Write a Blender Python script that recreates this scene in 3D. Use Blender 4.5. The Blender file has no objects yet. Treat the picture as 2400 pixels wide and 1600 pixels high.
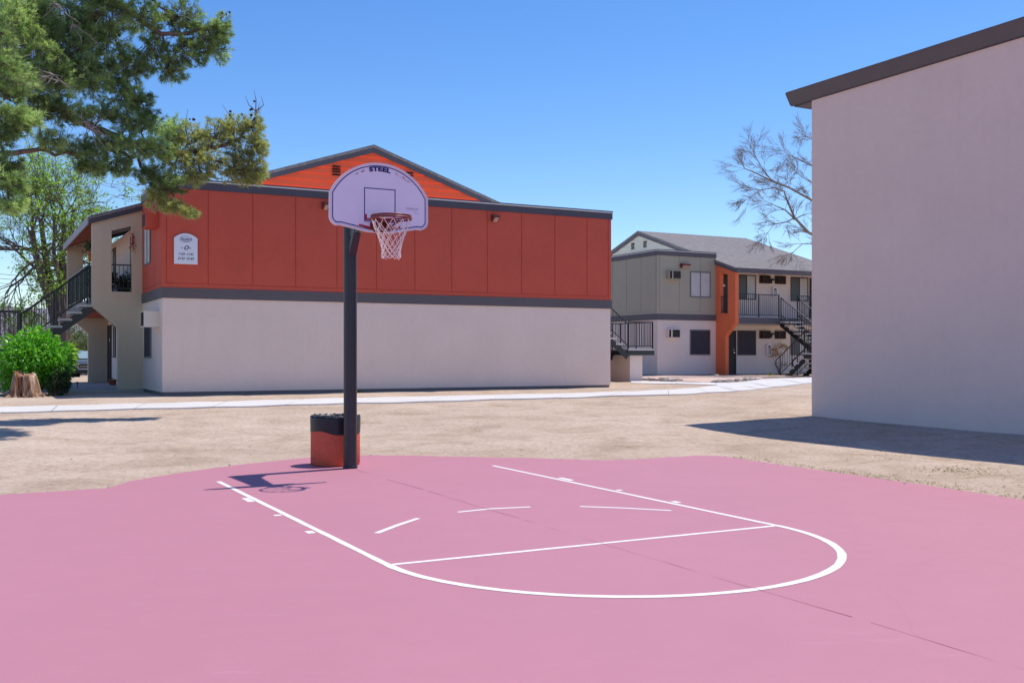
import bpy, bmesh, math, random
import numpy as np
from mathutils import Vector, Matrix
from mathutils.geometry import tessellate_polygon

R = math.radians
scene = bpy.context.scene
col = scene.collection
random.seed(7)
rng = np.random.default_rng(11)

# ------------------------------------------------------------------ camera
CAMZ, F, HY = 1.515, 2420.0, 830.0
cam = bpy.data.objects.new("camera", bpy.data.cameras.new("camera"))
col.objects.link(cam)
cam.location = (0, 0, CAMZ)
cam.rotation_euler = (R(90), 0, 0)
cam.data.sensor_width = 36.0
cam.data.lens = 36.0 * F / 2400.0
cam.data.shift_y = (HY - 800.0) / 2400.0
cam.data.clip_start = 0.05
cam.data.clip_end = 6000
scene.camera = cam

# ------------------------------------------------------------------ sky and sun
SUN_EL, SUN_AZ = R(66.0), R(36.9)          # azimuth from +X towards +Y
sd = Vector((math.cos(SUN_EL) * math.cos(SUN_AZ), math.cos(SUN_EL) * math.sin(SUN_AZ), math.sin(SUN_EL)))
world = bpy.data.worlds.new("World")
scene.world = world
world.use_nodes = True
wn, wl = world.node_tree.nodes, world.node_tree.links
wn.clear()
sky = wn.new("ShaderNodeTexSky")
sky.sky_type = 'NISHITA'
sky.sun_disc = False
sky.sun_elevation = SUN_EL
sky.sun_rotation = math.atan2(sd.x, sd.y)
sky.altitude = 700
sky.air_density = 1.0
sky.dust_density = 0.35
sky.ozone_density = 3.0
hsv = wn.new("ShaderNodeHueSaturation")
hsv.inputs['Saturation'].default_value = 1.28
hsv.inputs['Value'].default_value = 1.10
hsv.inputs['Hue'].default_value = 0.508
bg = wn.new("ShaderNodeBackground")
bg.inputs['Strength'].default_value = 0.15
wo = wn.new("ShaderNodeOutputWorld")
wl.new(sky.outputs[0], hsv.inputs['Color'])
wl.new(hsv.outputs[0], bg.inputs['Color'])
wl.new(bg.outputs[0], wo.inputs['Surface'])

sl = bpy.data.lights.new("sun", 'SUN')
sl.energy = 4.4
sl.angle = R(0.5)
sl.color = (1.0, 0.94, 0.86)
sun = bpy.data.objects.new("sun", sl)
col.objects.link(sun)
sun.rotation_euler = sd.to_track_quat('Z', 'Y').to_euler()
sun.location = (20, 20, 40)
scene.view_settings.view_transform = 'Standard'
scene.view_settings.look = 'None'
scene.view_settings.exposure = 0.06
scene.view_settings.gamma = 1.0

# ------------------------------------------------------------------ helpers
TH = R(27.8)
U = Vector((math.cos(TH), math.sin(TH), 0))
V = Vector((-math.sin(TH), math.cos(TH), 0))


def tag(o, label=None, cat=None, group=None, kind=None):
    if label: o["label"] = label
    if cat: o["category"] = cat
    if group: o["group"] = group
    if kind: o["kind"] = kind
    return o


def empty(name, loc=(0, 0, 0), rz=0.0, **kw):
    o = bpy.data.objects.new(name, None)
    o.empty_display_size = 0.2
    col.objects.link(o)
    o.location = loc
    o.rotation_euler = (0, 0, rz)
    return tag(o, **kw)


class Fr:
    """local frame: a runs along, n outward, z up"""
    def __init__(s, o, a, n):
        s.o, s.a, s.n = Vector(o), Vector(a), Vector(n)

    def p(s, a, n, z):
        return s.o + s.a * a + s.n * n + Vector((0, 0, z))


ID = Fr((0, 0, 0), (1, 0, 0), (0, 1, 0))


class MB:
    def __init__(s):
        s.v, s.f, s.m, s.sm = [], [], [], []

    def add(s, vs, fs, mi=0, smooth=False):
        b = len(s.v)
        s.v += [tuple(v) for v in vs]
        for f in fs:
            s.f.append([i + b for i in f])
            s.m.append(mi)
            s.sm.append(smooth)

    def box(s, x0, x1, y0, y1, z0, z1, fr=ID, mi=0):
        c = [fr.p(x, y, z) for z in (z0, z1) for (x, y) in ((x0, y0), (x1, y0), (x1, y1), (x0, y1))]
        fs = [(3, 2, 1, 0), (4, 5, 6, 7), (0, 1, 5, 4), (1, 2, 6, 5), (2, 3, 7, 6), (3, 0, 4, 7)]
        if fr.a.cross(fr.n).z < 0: fs = [f[::-1] for f in fs]
        s.add(c, fs, mi)

    def quad(s, a, b, c, d, mi=0):
        s.add([a, b, c, d], [(0, 1, 2, 3)], mi)

    def prism(s, loops, n0, n1, fr=ID, mi=0):
        """loops of (a, z), first the outline, then holes; extruded along n"""
        flat = [pt for lp in loops for pt in lp]
        tris = tessellate_polygon([[Vector((a, z, 0)) for a, z in lp] for lp in loops])
        N = len(flat)
        vs = [fr.p(a, n0, z) for a, z in flat] + [fr.p(a, n1, z) for a, z in flat]
        fs = [tuple(t) for t in tris] + [tuple(i + N for i in t[::-1]) for t in tris]
        k = 0
        for lp in loops:
            m = len(lp)
            for i in range(m):
                j = (i + 1) % m
                fs.append((k + i, k + j, k + j + N, k + i + N))
            k += m
        s.add(vs, fs, mi)

    def tube(s, pts, rad, n=8, mi=0, cap=True, smooth=True, closed=False):
        pts = [Vector(p) for p in pts]
        m = len(pts)
        if not hasattr(rad, '__len__'): rad = [rad] * m
        vs, fs = [], []
        up = None
        for i, p in enumerate(pts):
            if closed: d = pts[(i + 1) % m] - pts[i - 1]
            else: d = pts[min(i + 1, m - 1)] - pts[max(i - 1, 0)]
            if d.length < 1e-9: d = Vector((0, 0, 1))
            d.normalize()
            if up is None:
                up = d.orthogonal().normalized()
            else:
                up = up - d * up.dot(d)
                if up.length < 1e-6: up = d.orthogonal()
                up.normalize()
            w = d.cross(up)
            for k in range(n):
                t = 2 * math.pi * (k + .5) / n
                vs.append(p + (up * math.cos(t) + w * math.sin(t)) * rad[i])
        for i in range(m if closed else m - 1):
            i2 = (i + 1) % m
            for k in range(n):
                k2 = (k + 1) % n
                fs.append((i * n + k, i * n + k2, i2 * n + k2, i2 * n + k))
        s.add(vs, fs, mi, smooth)
        if cap and not closed:
            s.add(vs[:n], [tuple(range(n))[::-1]], mi)
            s.add(vs[-n:], [tuple(range(n))], mi)

    def bar(s, p, q, w, h=None, mi=0):
        """square bar from p to q"""
        p, q = Vector(p), Vector(q)
        h = h or w
        d = (q - p).normalized()
        side = d.cross(Vector((0, 0, 1)))
        if side.length < 1e-4: side = Vector((1, 0, 0))
        side.normalize()
        up = side.cross(d).normalized()
        vs = [r + side * (sx * w / 2) + up * (sy * h / 2) for r in (p, q) for sx, sy in ((-1, -1), (1, -1), (1, 1), (-1, 1))]
        s.add(vs, [(0, 1, 2, 3), (7, 6, 5, 4), (0, 4, 5, 1), (1, 5, 6, 2), (2, 6, 7, 3), (3, 7, 4, 0)], mi)

    def lathe(s, prof, n=24, c=(0, 0, 0), mi=0, smooth=True, wob=None):
        c = Vector(c)
        vs, fs = [], []
        for i, (r, z) in enumerate(prof):
            for k in range(n):
                t = 2 * math.pi * k / n
                rr = r * (wob(t, i) if wob else 1)
                vs.append(c + Vector((rr * math.cos(t), rr * math.sin(t), z)))
        for i in range(len(prof) - 1):
            for k in range(n):
                k2 = (k + 1) % n
                fs.append((i * n + k, i * n + k2, (i + 1) * n + k2, (i + 1) * n + k))
        s.add(vs, fs, mi, smooth)

    def build(s, name, mats, parent=None, label=None, fix=True):
        me = bpy.data.meshes.new(name)
        me.from_pydata(s.v, [], s.f)
        if not isinstance(mats, (list, tuple)): mats = [mats]
        for m in mats: me.materials.append(m)
        me.polygons.foreach_set("material_index", s.m)
        me.polygons.foreach_set("use_smooth", s.sm)
        me.update()
        if fix and len(s.f) < 20000:
            bm = bmesh.new(); bm.from_mesh(me)
            bmesh.ops.recalc_face_normals(bm, faces=bm.faces)
            bm.to_mesh(me); bm.free()
        o = bpy.data.objects.new(name, me)
        col.objects.link(o)
        if parent: o.parent = parent
        if label: o["label"] = label
        return o


def npmesh(name, verts, faces, mats, parent=None, tint=None, smooth=False):
    """big mesh from numpy arrays (faces all of one size)"""
    me = bpy.data.meshes.new(name)
    nv, (nf, k) = len(verts), faces.shape
    me.vertices.add(nv); me.vertices.foreach_set("co", verts.astype(np.float32).ravel())
    me.loops.add(nf * k); me.loops.foreach_set("vertex_index", faces.astype(np.int32).ravel())
    me.polygons.add(nf)
    me.polygons.foreach_set("loop_start", np.arange(0, nf * k, k, dtype=np.int32))
    me.polygons.foreach_set("loop_total", np.full(nf, k, dtype=np.int32))
    if smooth: me.polygons.foreach_set("use_smooth", np.ones(nf, dtype=bool))
    for m in (mats if isinstance(mats, (list, tuple)) else [mats]): me.materials.append(m)
    if tint is not None:
        at = me.attributes.new("tint", 'FLOAT', 'POINT')
        at.data.foreach_set("value", tint.astype(np.float32))
    me.update(calc_edges=True)
    o = bpy.data.objects.new(name, me)
    col.objects.link(o)
    if parent: o.parent = parent
    return o


def dup(root, loc=None, rz=None, parent=None):
    c = root.copy(); col.objects.link(c)
    if parent is not None: c.parent = parent
    if loc is not None: c.location = loc
    if rz is not None: c.rotation_euler = (0, 0, rz)
    for ch in list(root.children): dup(ch, parent=c)
    return c


# ------------------------------------------------------------------ materials
def lin(c):
    return tuple(((x / 255) / 12.92 if x <= 10 else ((x / 255 + .055) / 1.055) ** 2.4) for x in c)


class NT:
    def __init__(s, name):
        s.m = bpy.data.materials.new(name); s.m.use_nodes = True
        s.n, s.l = s.m.node_tree.nodes, s.m.node_tree.links
        s.b = s.n["Principled BSDF"]
        s.out = s.n["Material Output"]
        s.tc = s.n.new("ShaderNodeTexCoord")

    def map(s, scale=(1, 1, 1), src='Object', rot=(0, 0, 0)):
        mp = s.n.new("ShaderNodeMapping")
        mp.inputs['Scale'].default_value = scale
        mp.inputs['Rotation'].default_value = rot
        s.l.new(s.tc.outputs[src], mp.inputs['Vector'])
        return mp.outputs[0]

    def noise(s, scale, detail=4, rough=.55, vec=None, dist=0):
        t = s.n.new("ShaderNodeTexNoise")
        t.inputs['Scale'].default_value = scale
        t.inputs['Detail'].default_value = detail
        t.inputs['Roughness'].default_value = rough
        t.inputs['Distortion'].default_value = dist
        s.l.new(vec if vec is not None else s.tc.outputs['Object'], t.inputs['Vector'])
        return t.outputs['Fac']

    def ramp(s, fac, stops, interp='LINEAR'):
        r = s.n.new("ShaderNodeValToRGB")
        r.color_ramp.interpolation = interp
        e = r.color_ramp.elements
        while len(e) < len(stops): e.new(0.5)
        for el, (p, c) in zip(e, stops):
            el.position = p
            el.color = (*c, 1) if len(c) == 3 else c
        s.l.new(fac, r.inputs[0])
        return r.outputs[0]

    def mix(s, fac, a, b, mode='MIX'):
        m = s.n.new("ShaderNodeMix"); m.data_type = 'RGBA'; m.blend_type = mode
        for sock, val in ((m.inputs[0], fac), (m.inputs[6], a), (m.inputs[7], b)):
            if isinstance(val, (int, float)): sock.default_value = val
            elif isinstance(val, tuple): sock.default_value = (*val[:3], 1)
            else: s.l.new(val, sock)
        return m.outputs[2]

    def math(s, op, a, b=None, c=None):
        m = s.n.new("ShaderNodeMath"); m.operation = op
        for sock, val in zip(m.inputs, (a, b, c)):
            if val is None: continue
            if isinstance(val, (int, float)): sock.default_value = val
            else: s.l.new(val, sock)
        return m.outputs[0]

    def bump(s, h, strength=.3, dist=.02, prev=None):
        b = s.n.new("ShaderNodeBump")
        b.inputs['Strength'].default_value = strength
        b.inputs['Distance'].default_value = dist
        s.l.new(h, b.inputs['Height'])
        if prev is not None: s.l.new(prev, b.inputs['Normal'])
        s.l.new(b.outputs[0], s.b.inputs['Normal'])
        return b.outputs[0]

    def col(s, c):
        if isinstance(c, tuple): s.b.inputs['Base Color'].default_value = (*c[:3], 1)
        else: s.l.new(c, s.b.inputs['Base Color'])

    def set(s, rough=.8, spec=.3, metal=0.0):
        s.b.inputs['Roughness'].default_value = rough
        s.b.inputs['Specular IOR Level'].default_value = spec
        s.b.inputs['Metallic'].default_value = metal
        return s.m


def sc(c, k): return tuple(x * k for x in c)


def painted(name, c, rough=.75, spec=.25, var=.10, scale=1.3, bumpscale=140, bs=.12, grain=None, dirt=.0):
    t = NT(name)
    n = t.noise(scale, 5)
    f = t.ramp(n, [(.3, sc(c, 1 - var)), (.7, sc(c, 1 + var))])
    n2 = t.noise(scale * 9, 3)
    f = t.mix(.35, f, t.ramp(n2, [(.3, sc(c, 1 - var)), (.7, sc(c, 1 + var))]))
    if dirt:
        st = t.noise(1.0, 6, .65, t.map((3.2, 3.2, .35)))
        f = t.mix(t.math('MULTIPLY', t.ramp(st, [(.52, (0, 0, 0)), (.75, (1, 1, 1))]), dirt), f, (.16, .13, .11))
    t.col(f)
    h = t.noise(bumpscale, 3, .6, t.map(grain) if grain else None)
    n1 = t.bump(h, bs, .01)
    if bs >= .3 and bumpscale > 40: t.bump(t.noise(5.5, 4, .6), .22, .03, n1)
    return t.set(rough, spec)


M = {}
BEIGE = (.84, .69, .615)
M['beige'] = painted('beige_stucco', BEIGE, .92, .15, .05, .8, 60, .35, dirt=.05)
M['beige_far'] = painted('beige_stucco_second', (.86, .71, .625), .92, .15, .05, .8, 60, .35, dirt=.10)
M['rightwall'] = painted('mauve_beige_stucco', (.81, .635, .57), .92, .15, .05, .6, 45, .35, dirt=.035)
M['red'] = painted('brick_red_paint', (.60, .106, .066), .7, .25, .08, .9, 30, .12, (6, 6, .6), dirt=.04)
M['orange'] = painted('orange_red_paint', (.88, .130, .052), .7, .25, .07, 1.0, 60, .25, dirt=.04)
M['orange_fin'] = painted('orange_fin_paint', (.95, .215, .085), .7, .25, .06, 1.0, 60, .25, dirt=.03)
M['grey_green'] = painted('grey_green_paint', (.45, .405, .31), .85, .2, .05, .9, 60, .25, dirt=.07)
M['taupe'] = painted('taupe_stucco', (.66, .555, .41), .9, .15, .06, .9, 60, .4, dirt=.08)
M['white_gable'] = painted('off_white_paint', (.74, .70, .57), .8, .2, .04, 1, 50, .12)
M['grey_trim'] = painted('charcoal_trim_paint', (.13, .115, .125), .6, .3, .08, 1.5, 60, .1, dirt=.05)
M['trim_dark'] = painted('dark_slate_trim', (.085, .080, .10), .55, .3, .08, 1.5, 60, .08)
M['white_metal'] = painted('white_drip_edge', (.75, .73, .70), .5, .4, .04, 4, 60, .05)
M['flat_roof'] = painted('white_roof_coating', (.88, .85, .80), .85, .2, .08, 1.2, 20, .2)
M['foundation'] = painted('grey_foundation', (.20, .185, .19), .95, .1, .10, 2.0, 60, .3)
M['soffit_red'] = painted('red_soffit', (.40, .09, .05), .8, .2, .06)
M['soffit_beige'] = painted('beige_soffit', (.60, .50, .40), .8, .2, .06)
M['black_metal'] = painted('black_railing_paint', (.018, .018, .022), .35, .5, .2, 6, 80, .05)
M['tread'] = painted('grey_concrete_tread', (.62, .58, .54), .9, .2, .12, 8, 90, .2)
M['concrete_dark'] = painted('walkway_concrete', (.44, .41, .385), .9, .2, .10, 1.1, 90, .2)
M['door_dark'] = painted('dark_door_paint', (.035, .028, .033), .5, .35, .15, 3, 40, .05)
M['screen'] = painted('dark_sun_screen', (.060, .052, .066), .75, .2, .10, 3, 300, .1)
M['frame_bronze'] = painted('bronze_window_frame', (.085, .070, .062), .45, .4, .1, 5, 60, .04)
M['frame_alu'] = painted('grey_window_frame', (.16, .155, .155), .4, .45, .1, 5, 60, .04)
M['curtain'] = painted('pale_curtain', (.60, .58, .56), .9, .1, .12, 2.2, 20, .3, (9, 9, .2))
M['brown_louver'] = painted('brown_louvre', (.060, .036, .034), .6, .3, .12, 5, 60, .05)
M['ac_white'] = painted('white_ac_case', (.72, .66, .60), .5, .4, .05, 3, 50, .03, dirt=.15)
M['dark_slot'] = painted('dark_slot', (.020, .015, .015), .8, .1, .1)
M['lamp_glass'] = painted('pale_lamp_lens', (.66, .58, .52), .25, .5, .03)
M['sign_white'] = painted('pale_sign_panel', (.78, .84, .93), .45, .4, .03, 3, 30, .02)
M['sign_edge'] = painted('white_sign_border', (.88, .84, .86), .45, .4, .03)
M['sign_ink'] = painted('dark_sign_ink', (.012, .014, .045), .6, .3, .05)
M['sign_logo'] = painted('violet_sign_ink', (.10, .09, .24), .6, .3, .1)
M['pole'] = painted('black_pole_paint', (.020, .019, .030), .38, .5, .25, 4, 60, .10, dirt=.10)
M['board'] = painted('white_backboard_enamel', (.80, .745, .88), .4, .4, .04, 2.5, 30, .02)
M['blue_ink'] = painted('navy_line_paint', (.020, .018, .16), .5, .35, .1)
M['red_ink'] = painted('red_line_paint', (.42, .018, .022), .5, .35, .2, 20)
M['faded_red'] = painted('faded_red_scuff', (.55, .30, .38), .7, .2, .2, 30)
M['faded_grey'] = painted('faded_grey_print', (.38, .34, .46), .7, .2, .2, 30)
M['rim'] = painted('dark_red_rim', (.20, .030, .030), .4, .45, .25, 12, 60, .06)
M['net'] = painted('white_net_cord', (.80, .72, .70), .9, .1, .06, 20, 200, .2)
M['wire'] = painted('grey_wire', (.10, .10, .11), .6, .3, .05)
M['terracotta'] = painted('terracotta_pot', (.42, .16, .075), .85, .2, .12, 9, 60, .2)
M['white_line'] = None
M['car_paint'] = painted('slate_blue_car_paint', (.085, .10, .125), .22, .6, .05)
M['car_black'] = painted('black_plastic', (.012, .012, .014), .5, .4, .1)
M['chrome'] = NT('chrome_trim').set(.18, .5, 1.0)
M['headlight'] = painted('headlamp_glass', (.62, .64, .66), .1, .6, .02)
M['glass'] = painted('dark_window_glass', (.10, .105, .11), .35, .3, .05)
M['windscreen'] = painted('windscreen_glass', (.30, .40, .42), .04, .7, .05)
M['rubber'] = painted('tyre_rubber', (.02, .02, .02), .85, .2, .1)
M['brick_wall'] = painted('faded_red_block', (.36, .19, .14), .9, .15, .15, 2, 30, .3)
M['fence_white'] = painted('pale_metal_fence', (.55, .53, .50), .6, .3, .05)
M['navy'] = painted('navy_privacy_screen', (.035, .034, .052), .8, .2, .15, 3, 40, .05)
M['flood'] = painted('rust_lamp_case', (.16, .045, .035), .6, .3, .1)
M['flood_lens'] = painted('dull_lamp_lens', (.50, .36, .31), .3, .5, .05)
M['bag'] = None


def m_dirt():
    t = NT('dry_packed_dirt')
    big = t.noise(.14, 5, .6)
    mid = t.noise(.9, 6, .65, dist=.6)
    fine = t.noise(11, 6, .72)
    a = t.ramp(big, [(.34, (.37, .265, .19)), (.55, (.505, .39, .30)), (.72, (.57, .455, .36))])
    b = t.ramp(mid, [(.32, (.33, .245, .18)), (.50, (.51, .405, .32)), (.68, (.60, .49, .405))])
    c = t.mix(.55, a, b)
    g = t.ramp(fine, [(.28, (.52, .50, .48)), (.46, (.95, .95, .95)), (.64, (1.18, 1.17, 1.15))])
    c = t.mix(.8, c, g, 'MULTIPLY')
    # scattered dark litter and small stones
    v = t.n.new("ShaderNodeTexVoronoi"); v.inputs['Scale'].default_value = 7.0
    t.l.new(t.tc.outputs['Object'], v.inputs['Vector'])
    msk = t.math('MULTIPLY', t.math('LESS_THAN', v.outputs['Distance'], .10), t.math('GREATER_THAN', t.noise(1.7, 3), .56))
    c = t.mix(t.math('MULTIPLY', msk, .65), c, (.12, .085, .065))
    t.col(c)
    h = t.math('ADD', t.math('MULTIPLY', mid, 1.6), fine)
    n1 = t.bump(h, .55, .045)
    t.bump(t.noise(70, 3), .4, .008, n1)
    return t.set(.97, .1)


def m_court():
    t = NT('pink_court_coating')
    big = t.noise(.35, 4, .6)
    mid = t.noise(2.6, 5, .65)
    c0 = (.470, .200, .250)
    c = t.mix(.5, t.ramp(big, [(.3, sc(c0, .955)), (.7, sc(c0, 1.045))]), t.ramp(mid, [(.3, sc(c0, .96)), (.7, sc(c0, 1.04))]))
    # roller marks and thin dust smears
    sm = t.noise(1.0, 5, .7, t.map((1.1, 5.0, 1), rot=(0, 0, R(20))))
    c = t.mix(t.math('MULTIPLY', t.ramp(sm, [(.60, (0, 0, 0)), (.78, (1, 1, 1))]), .35), c, (.56, .32, .38))
    sp = t.noise(16, 4, .7)
    c = t.mix(t.math('MULTIPLY', t.ramp(sp, [(.66, (0, 0, 0)), (.74, (1, 1, 1))]), .45), c, (.38, .17, .22))
    v = t.n.new("ShaderNodeTexVoronoi"); v.feature = 'DISTANCE_TO_EDGE'; v.inputs['Scale'].default_value = .42
    dn = t.n.new("ShaderNodeTexNoise"); dn.inputs['Scale'].default_value = 1.6; dn.inputs['Detail'].default_value = 5
    t.l.new(t.tc.outputs['Object'], dn.inputs['Vector'])
    t.l.new(t.mix(.22, t.tc.outputs['Object'], dn.outputs['Color']), v.inputs['Vector'])
    crack = t.math('MULTIPLY', t.math('LESS_THAN', v.outputs['Distance'], .0022), t.math('GREATER_THAN', t.noise(.55, 2), .56))
    c = t.mix(t.math('MULTIPLY', crack, .07), c, (.24, .10, .13))
    gr = t.noise(95, 2, .6)
    c = t.mix(t.math('MULTIPLY', t.ramp(gr, [(.60, (0, 0, 0)), (.70, (1, 1, 1))]), .16), c, (.62, .36, .40))
    t.col(c)
    n1 = t.bump(t.noise(220, 3, .6), .3, .004)
    t.bump(t.noise(1.4, 3), .12, .03, n1)
    return t.set(.62, .3)


def m_line():
    t = NT('white_line_paint')
    n = t.noise(9, 6, .7)
    t.col(t.ramp(n, [(.27, (.60, .40, .45)), (.33, (.80, .77, .76)), (.7, (.85, .84, .83))]))
    t.bump(t.noise(180, 3), .2, .004)
    return t.set(.6, .3)


def m_path():
    t = NT('pale_sidewalk_concrete')
    n = t.noise(.8, 6, .65); n2 = t.noise(14, 5, .7)
    c = t.ramp(n, [(.3, (.55, .525, .50)), (.7, (.68, .655, .63))])
    c = t.mix(.5, c, t.ramp(n2, [(.3, (.52, .495, .47)), (.65, (.72, .695, .67))]))
    t.col(c)
    t.bump(n2, .25, .01)
    return t.set(.9, .2)


def m_shingle():
    t = NT('grey_shingles')
    b = t.n.new("ShaderNodeTexBrick")
    t.l.new(t.map((1, 1, 1), 'UV'), b.inputs['Vector'])
    b.inputs['Scale'].default_value = 1.0
    b.inputs['Brick Width'].default_value = .30
    b.inputs['Row Height'].default_value = .14
    b.inputs['Mortar Size'].default_value = .010
    b.inputs['Color1'].default_value = (.19, .175, .175, 1)
    b.inputs['Color2'].default_value = (.29, .265, .26, 1)
    b.inputs['Mortar'].default_value = (.09, .085, .09, 1)
    c = t.mix(.5, b.outputs['Color'], t.ramp(t.noise(6, 5, .7), [(.3, (.16, .145, .145)), (.7, (.33, .305, .295))]))
    t.col(c)
    t.bump(b.outputs['Fac'], -.6, .02)
    return t.set(.95, .1)


def m_bark(name, c1, c2, s=7):
    t = NT(name)
    n = t.noise(s, 6, .7, t.map((1, 1, .18)))
    t.col(t.ramp(n, [(.32, c1), (.66, c2)]))
    t.bump(n, .8, .04)
    return t.set(.95, .1)


def m_leaf(name, stops, rough=.5, trans=.35, spec=.3):
    t = NT(name)
    a = t.n.new("ShaderNodeAttribute"); a.attribute_name = "tint"
    c = t.ramp(a.outputs['Fac'], stops)
    t.col(c)
    t.set(rough, spec)
    tr = t.n.new("ShaderNodeBsdfTranslucent")
    t.l.new(t.mix(1.0, c, (1.25, 1.35, .6), 'MULTIPLY'), tr.inputs['Color'])
    mx = t.n.new("ShaderNodeMixShader"); mx.inputs[0].default_value = trans
    t.l.new(t.b.outputs[0], mx.inputs[1]); t.l.new(tr.outputs[0], mx.inputs[2])
    t.l.new(mx.outputs[0], t.out.inputs['Surface'])
    return t.m


def m_stump():
    t = NT('weathered_stump_wood')
    n = t.noise(5.5, 6, .7, t.map((1, 1, .16)), .8)
    t.col(t.ramp(n, [(.36, (.10, .038, .018)), (.47, (.33, .16, .09)), (.57, (.56, .38, .27)), (.70, (.74, .62, .52))]))
    t.bump(n, 1.0, .06)
    return t.set(.95, .1)


def m_bag():
    t = NT('black_plastic_bag')
    t.col((.016, .016, .024))
    n = t.noise(6, 4, .55, t.map((1, 1, .4)), 1.0)
    t.bump(n, .6, .035)
    return t.set(.42, .4)


def m_can():
    t = NT('orange_painted_aggregate')
    n = t.noise(1.6, 5)
    t.col(t.ramp(n, [(.3, (.66, .13, .075)), (.7, (.76, .16, .085))]))
    v = t.n.new("ShaderNodeTexVoronoi"); v.inputs['Scale'].default_value = 55
    t.l.new(t.tc.outputs['Object'], v.inputs['Vector'])
    t.bump(v.outputs['Distance'], .9, .012)
    return t.set(.7, .25)


M['dirt'], M['court'], M['white_line'], M['path'], M['shingle'] = m_dirt(), m_court(), m_line(), m_path(), m_shingle()
M['bag'], M['can'], M['stump'] = m_bag(), m_can(), m_stump()
M['bark_pine'] = m_bark('pine_bark', (.07, .045, .04), (.24, .17, .15))
M['bark_grey'] = m_bark('grey_brown_bark', (.075, .055, .048), (.23, .18, .16), 6)
M['bark_pale'] = m_bark('pale_bare_bark', (.20, .15, .13), (.42, .34, .29), 6)
M['dead_twig'] = m_bark('dead_twig', (.22, .18, .17), (.45, .40, .38), 9)
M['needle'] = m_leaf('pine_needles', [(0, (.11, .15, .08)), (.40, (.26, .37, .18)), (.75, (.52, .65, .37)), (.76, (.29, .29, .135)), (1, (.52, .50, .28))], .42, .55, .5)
M['leaf_spring'] = m_leaf('fresh_spring_leaves', [(0, (.16, .28, .03)), (.6, (.33, .54, .07)), (1, (.52, .70, .15))], .45, .45)
M['leaf_bush'] = m_leaf('glossy_bush_leaves', [(0, (.05, .17, .016)), (.5, (.14, .46, .035)), (1, (.34, .66, .14))], .30, .42, .6)
M['leaf_dark'] = m_leaf('dark_shrub_leaves', [(0, (.03, .05, .025)), (1, (.08, .13, .05))], .6, .2)
M['leaf_olive'] = m_leaf('distant_olive_leaves', [(0, (.08, .10, .045)), (1, (.20, .24, .10))], .6, .3)
M['leaf_pink'] = m_leaf('pinkish_new_leaves', [(0, (.40, .18, .11)), (1, (.62, .46, .24))], .6, .4)
M['leaf_grey'] = m_leaf('grey_dry_twigs', [(0, (.14, .12, .12)), (1, (.30, .26, .26))], .8, .2)
M['straw'] = m_leaf('dry_straw', [(0, (.26, .20, .12)), (1, (.58, .49, .33))], .8, .2)
M['cone'] = m_bark('pine_cone', (.035, .022, .018), (.12, .075, .06), 20)
M['stone'] = painted('grey_stone', (.26, .235, .22), .9, .2, .3, 6, 20, .5)
M['gravel'] = painted('pinkish_gravel', (.58, .43, .36), .95, .1, .3, 9, 30, .8)
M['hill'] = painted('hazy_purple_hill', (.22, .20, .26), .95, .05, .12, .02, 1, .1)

# ------------------------------------------------------------------ terrain
COURT_PX = [(-60, 1163), (0, 1158.5), (122, 1151), (250, 1143.5), (275, 1137), (300, 1127), (368, 1116), (480, 1099), (560, 1088),
            (640, 1080), (720, 1072), (800, 1068), (880, 1066), (960, 1067), (1100, 1070), (1270, 1073.5), (1410, 1078),
            (1500, 1075), (1560, 1071), (1640, 1067), (1690, 1068), (1840, 1089.5), (1940, 1104), (2030, 1117), (2126, 1130), (2240, 1147),
            (2400, 1171)]


def flat(px, y, z=0.0):
    d = F * (CAMZ - z) / (y - HY)
    return ((px - 1200) / F * d, d)


court_poly = [flat(*p) for p in COURT_PX]
e = court_poly[-1]
court_poly += [(e[0] + .466 * 4, e[1] - .885 * 4), (e[0] + .466 * 9, e[1] - .885 * 9), (10.5, -6.0), (-12.0, -9.0), (-12.5, 6.0), (-9.5, 10.2)]
CP = np.array(court_poly)


def sdist(P):
    """signed distance of the points P (n, 2) to the court outline, inside negative"""
    A, B = CP, np.roll(CP, -1, 0)
    d = np.full(len(P), 1e9); inside = np.zeros(len(P), bool)
    for a, b in zip(A, B):
        ab = b - a; ap = P - a
        t = np.clip((ap @ ab) / (ab @ ab), 0, 1)
        d = np.minimum(d, np.hypot(*(ap - t[:, None] * ab).T))
        c = (a[1] > P[:, 1]) != (b[1] > P[:, 1])
        with np.errstate(divide='ignore', invalid='ignore'):
            xi = (b[0] - a[0]) * (P[:, 1] - a[1]) / (b[1] - a[1]) + a[0]
        inside ^= c & (P[:, 0] < xi)
    return np.where(inside, -d, d)


HD = [-100, -.35, 0, .6, 4, 6, 12, 18, 31, 60, 3000]
HZ = [-.05, -.04, -.012, -.002, .085, .195, .41, .445, .565, .60, .60]


def height(P):
    P = np.atleast_2d(np.asarray(P, float))
    d = sdist(P)
    h = np.interp(d, HD, HZ)
    w = np.clip((d - .3) / 1.5, 0, 1)
    h += w * (.008 * np.sin(P[:, 0] * 1.3 + .7 * np.sin(P[:, 1] * .9)) * np.sin(P[:, 1] * 1.1 + 1.0) + .005 * np.sin(P[:, 0] * 3.1 + P[:, 1] * 2.3))
    a = np.clip((P[:, 1] - 41) / 22, 0, 1) * np.clip((-13 - P[:, 0]) / 5, 0, 1)
    h -= .58 * a * a * (3 - 2 * a)
    return h


def gz(x, y): return float(height([(x, y)])[0])


def ground_pt(px, y):
    z = .2
    for _ in range(12):
        X, Y = flat(px, y, z)
        z = .5 * z + .5 * gz(X, Y)
    return Vector((X, Y, gz(X, Y)))


def W(px, y, d):
    return Vector(((px - 1200) / F * d, d, CAMZ + (HY - y) / F * d))


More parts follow.
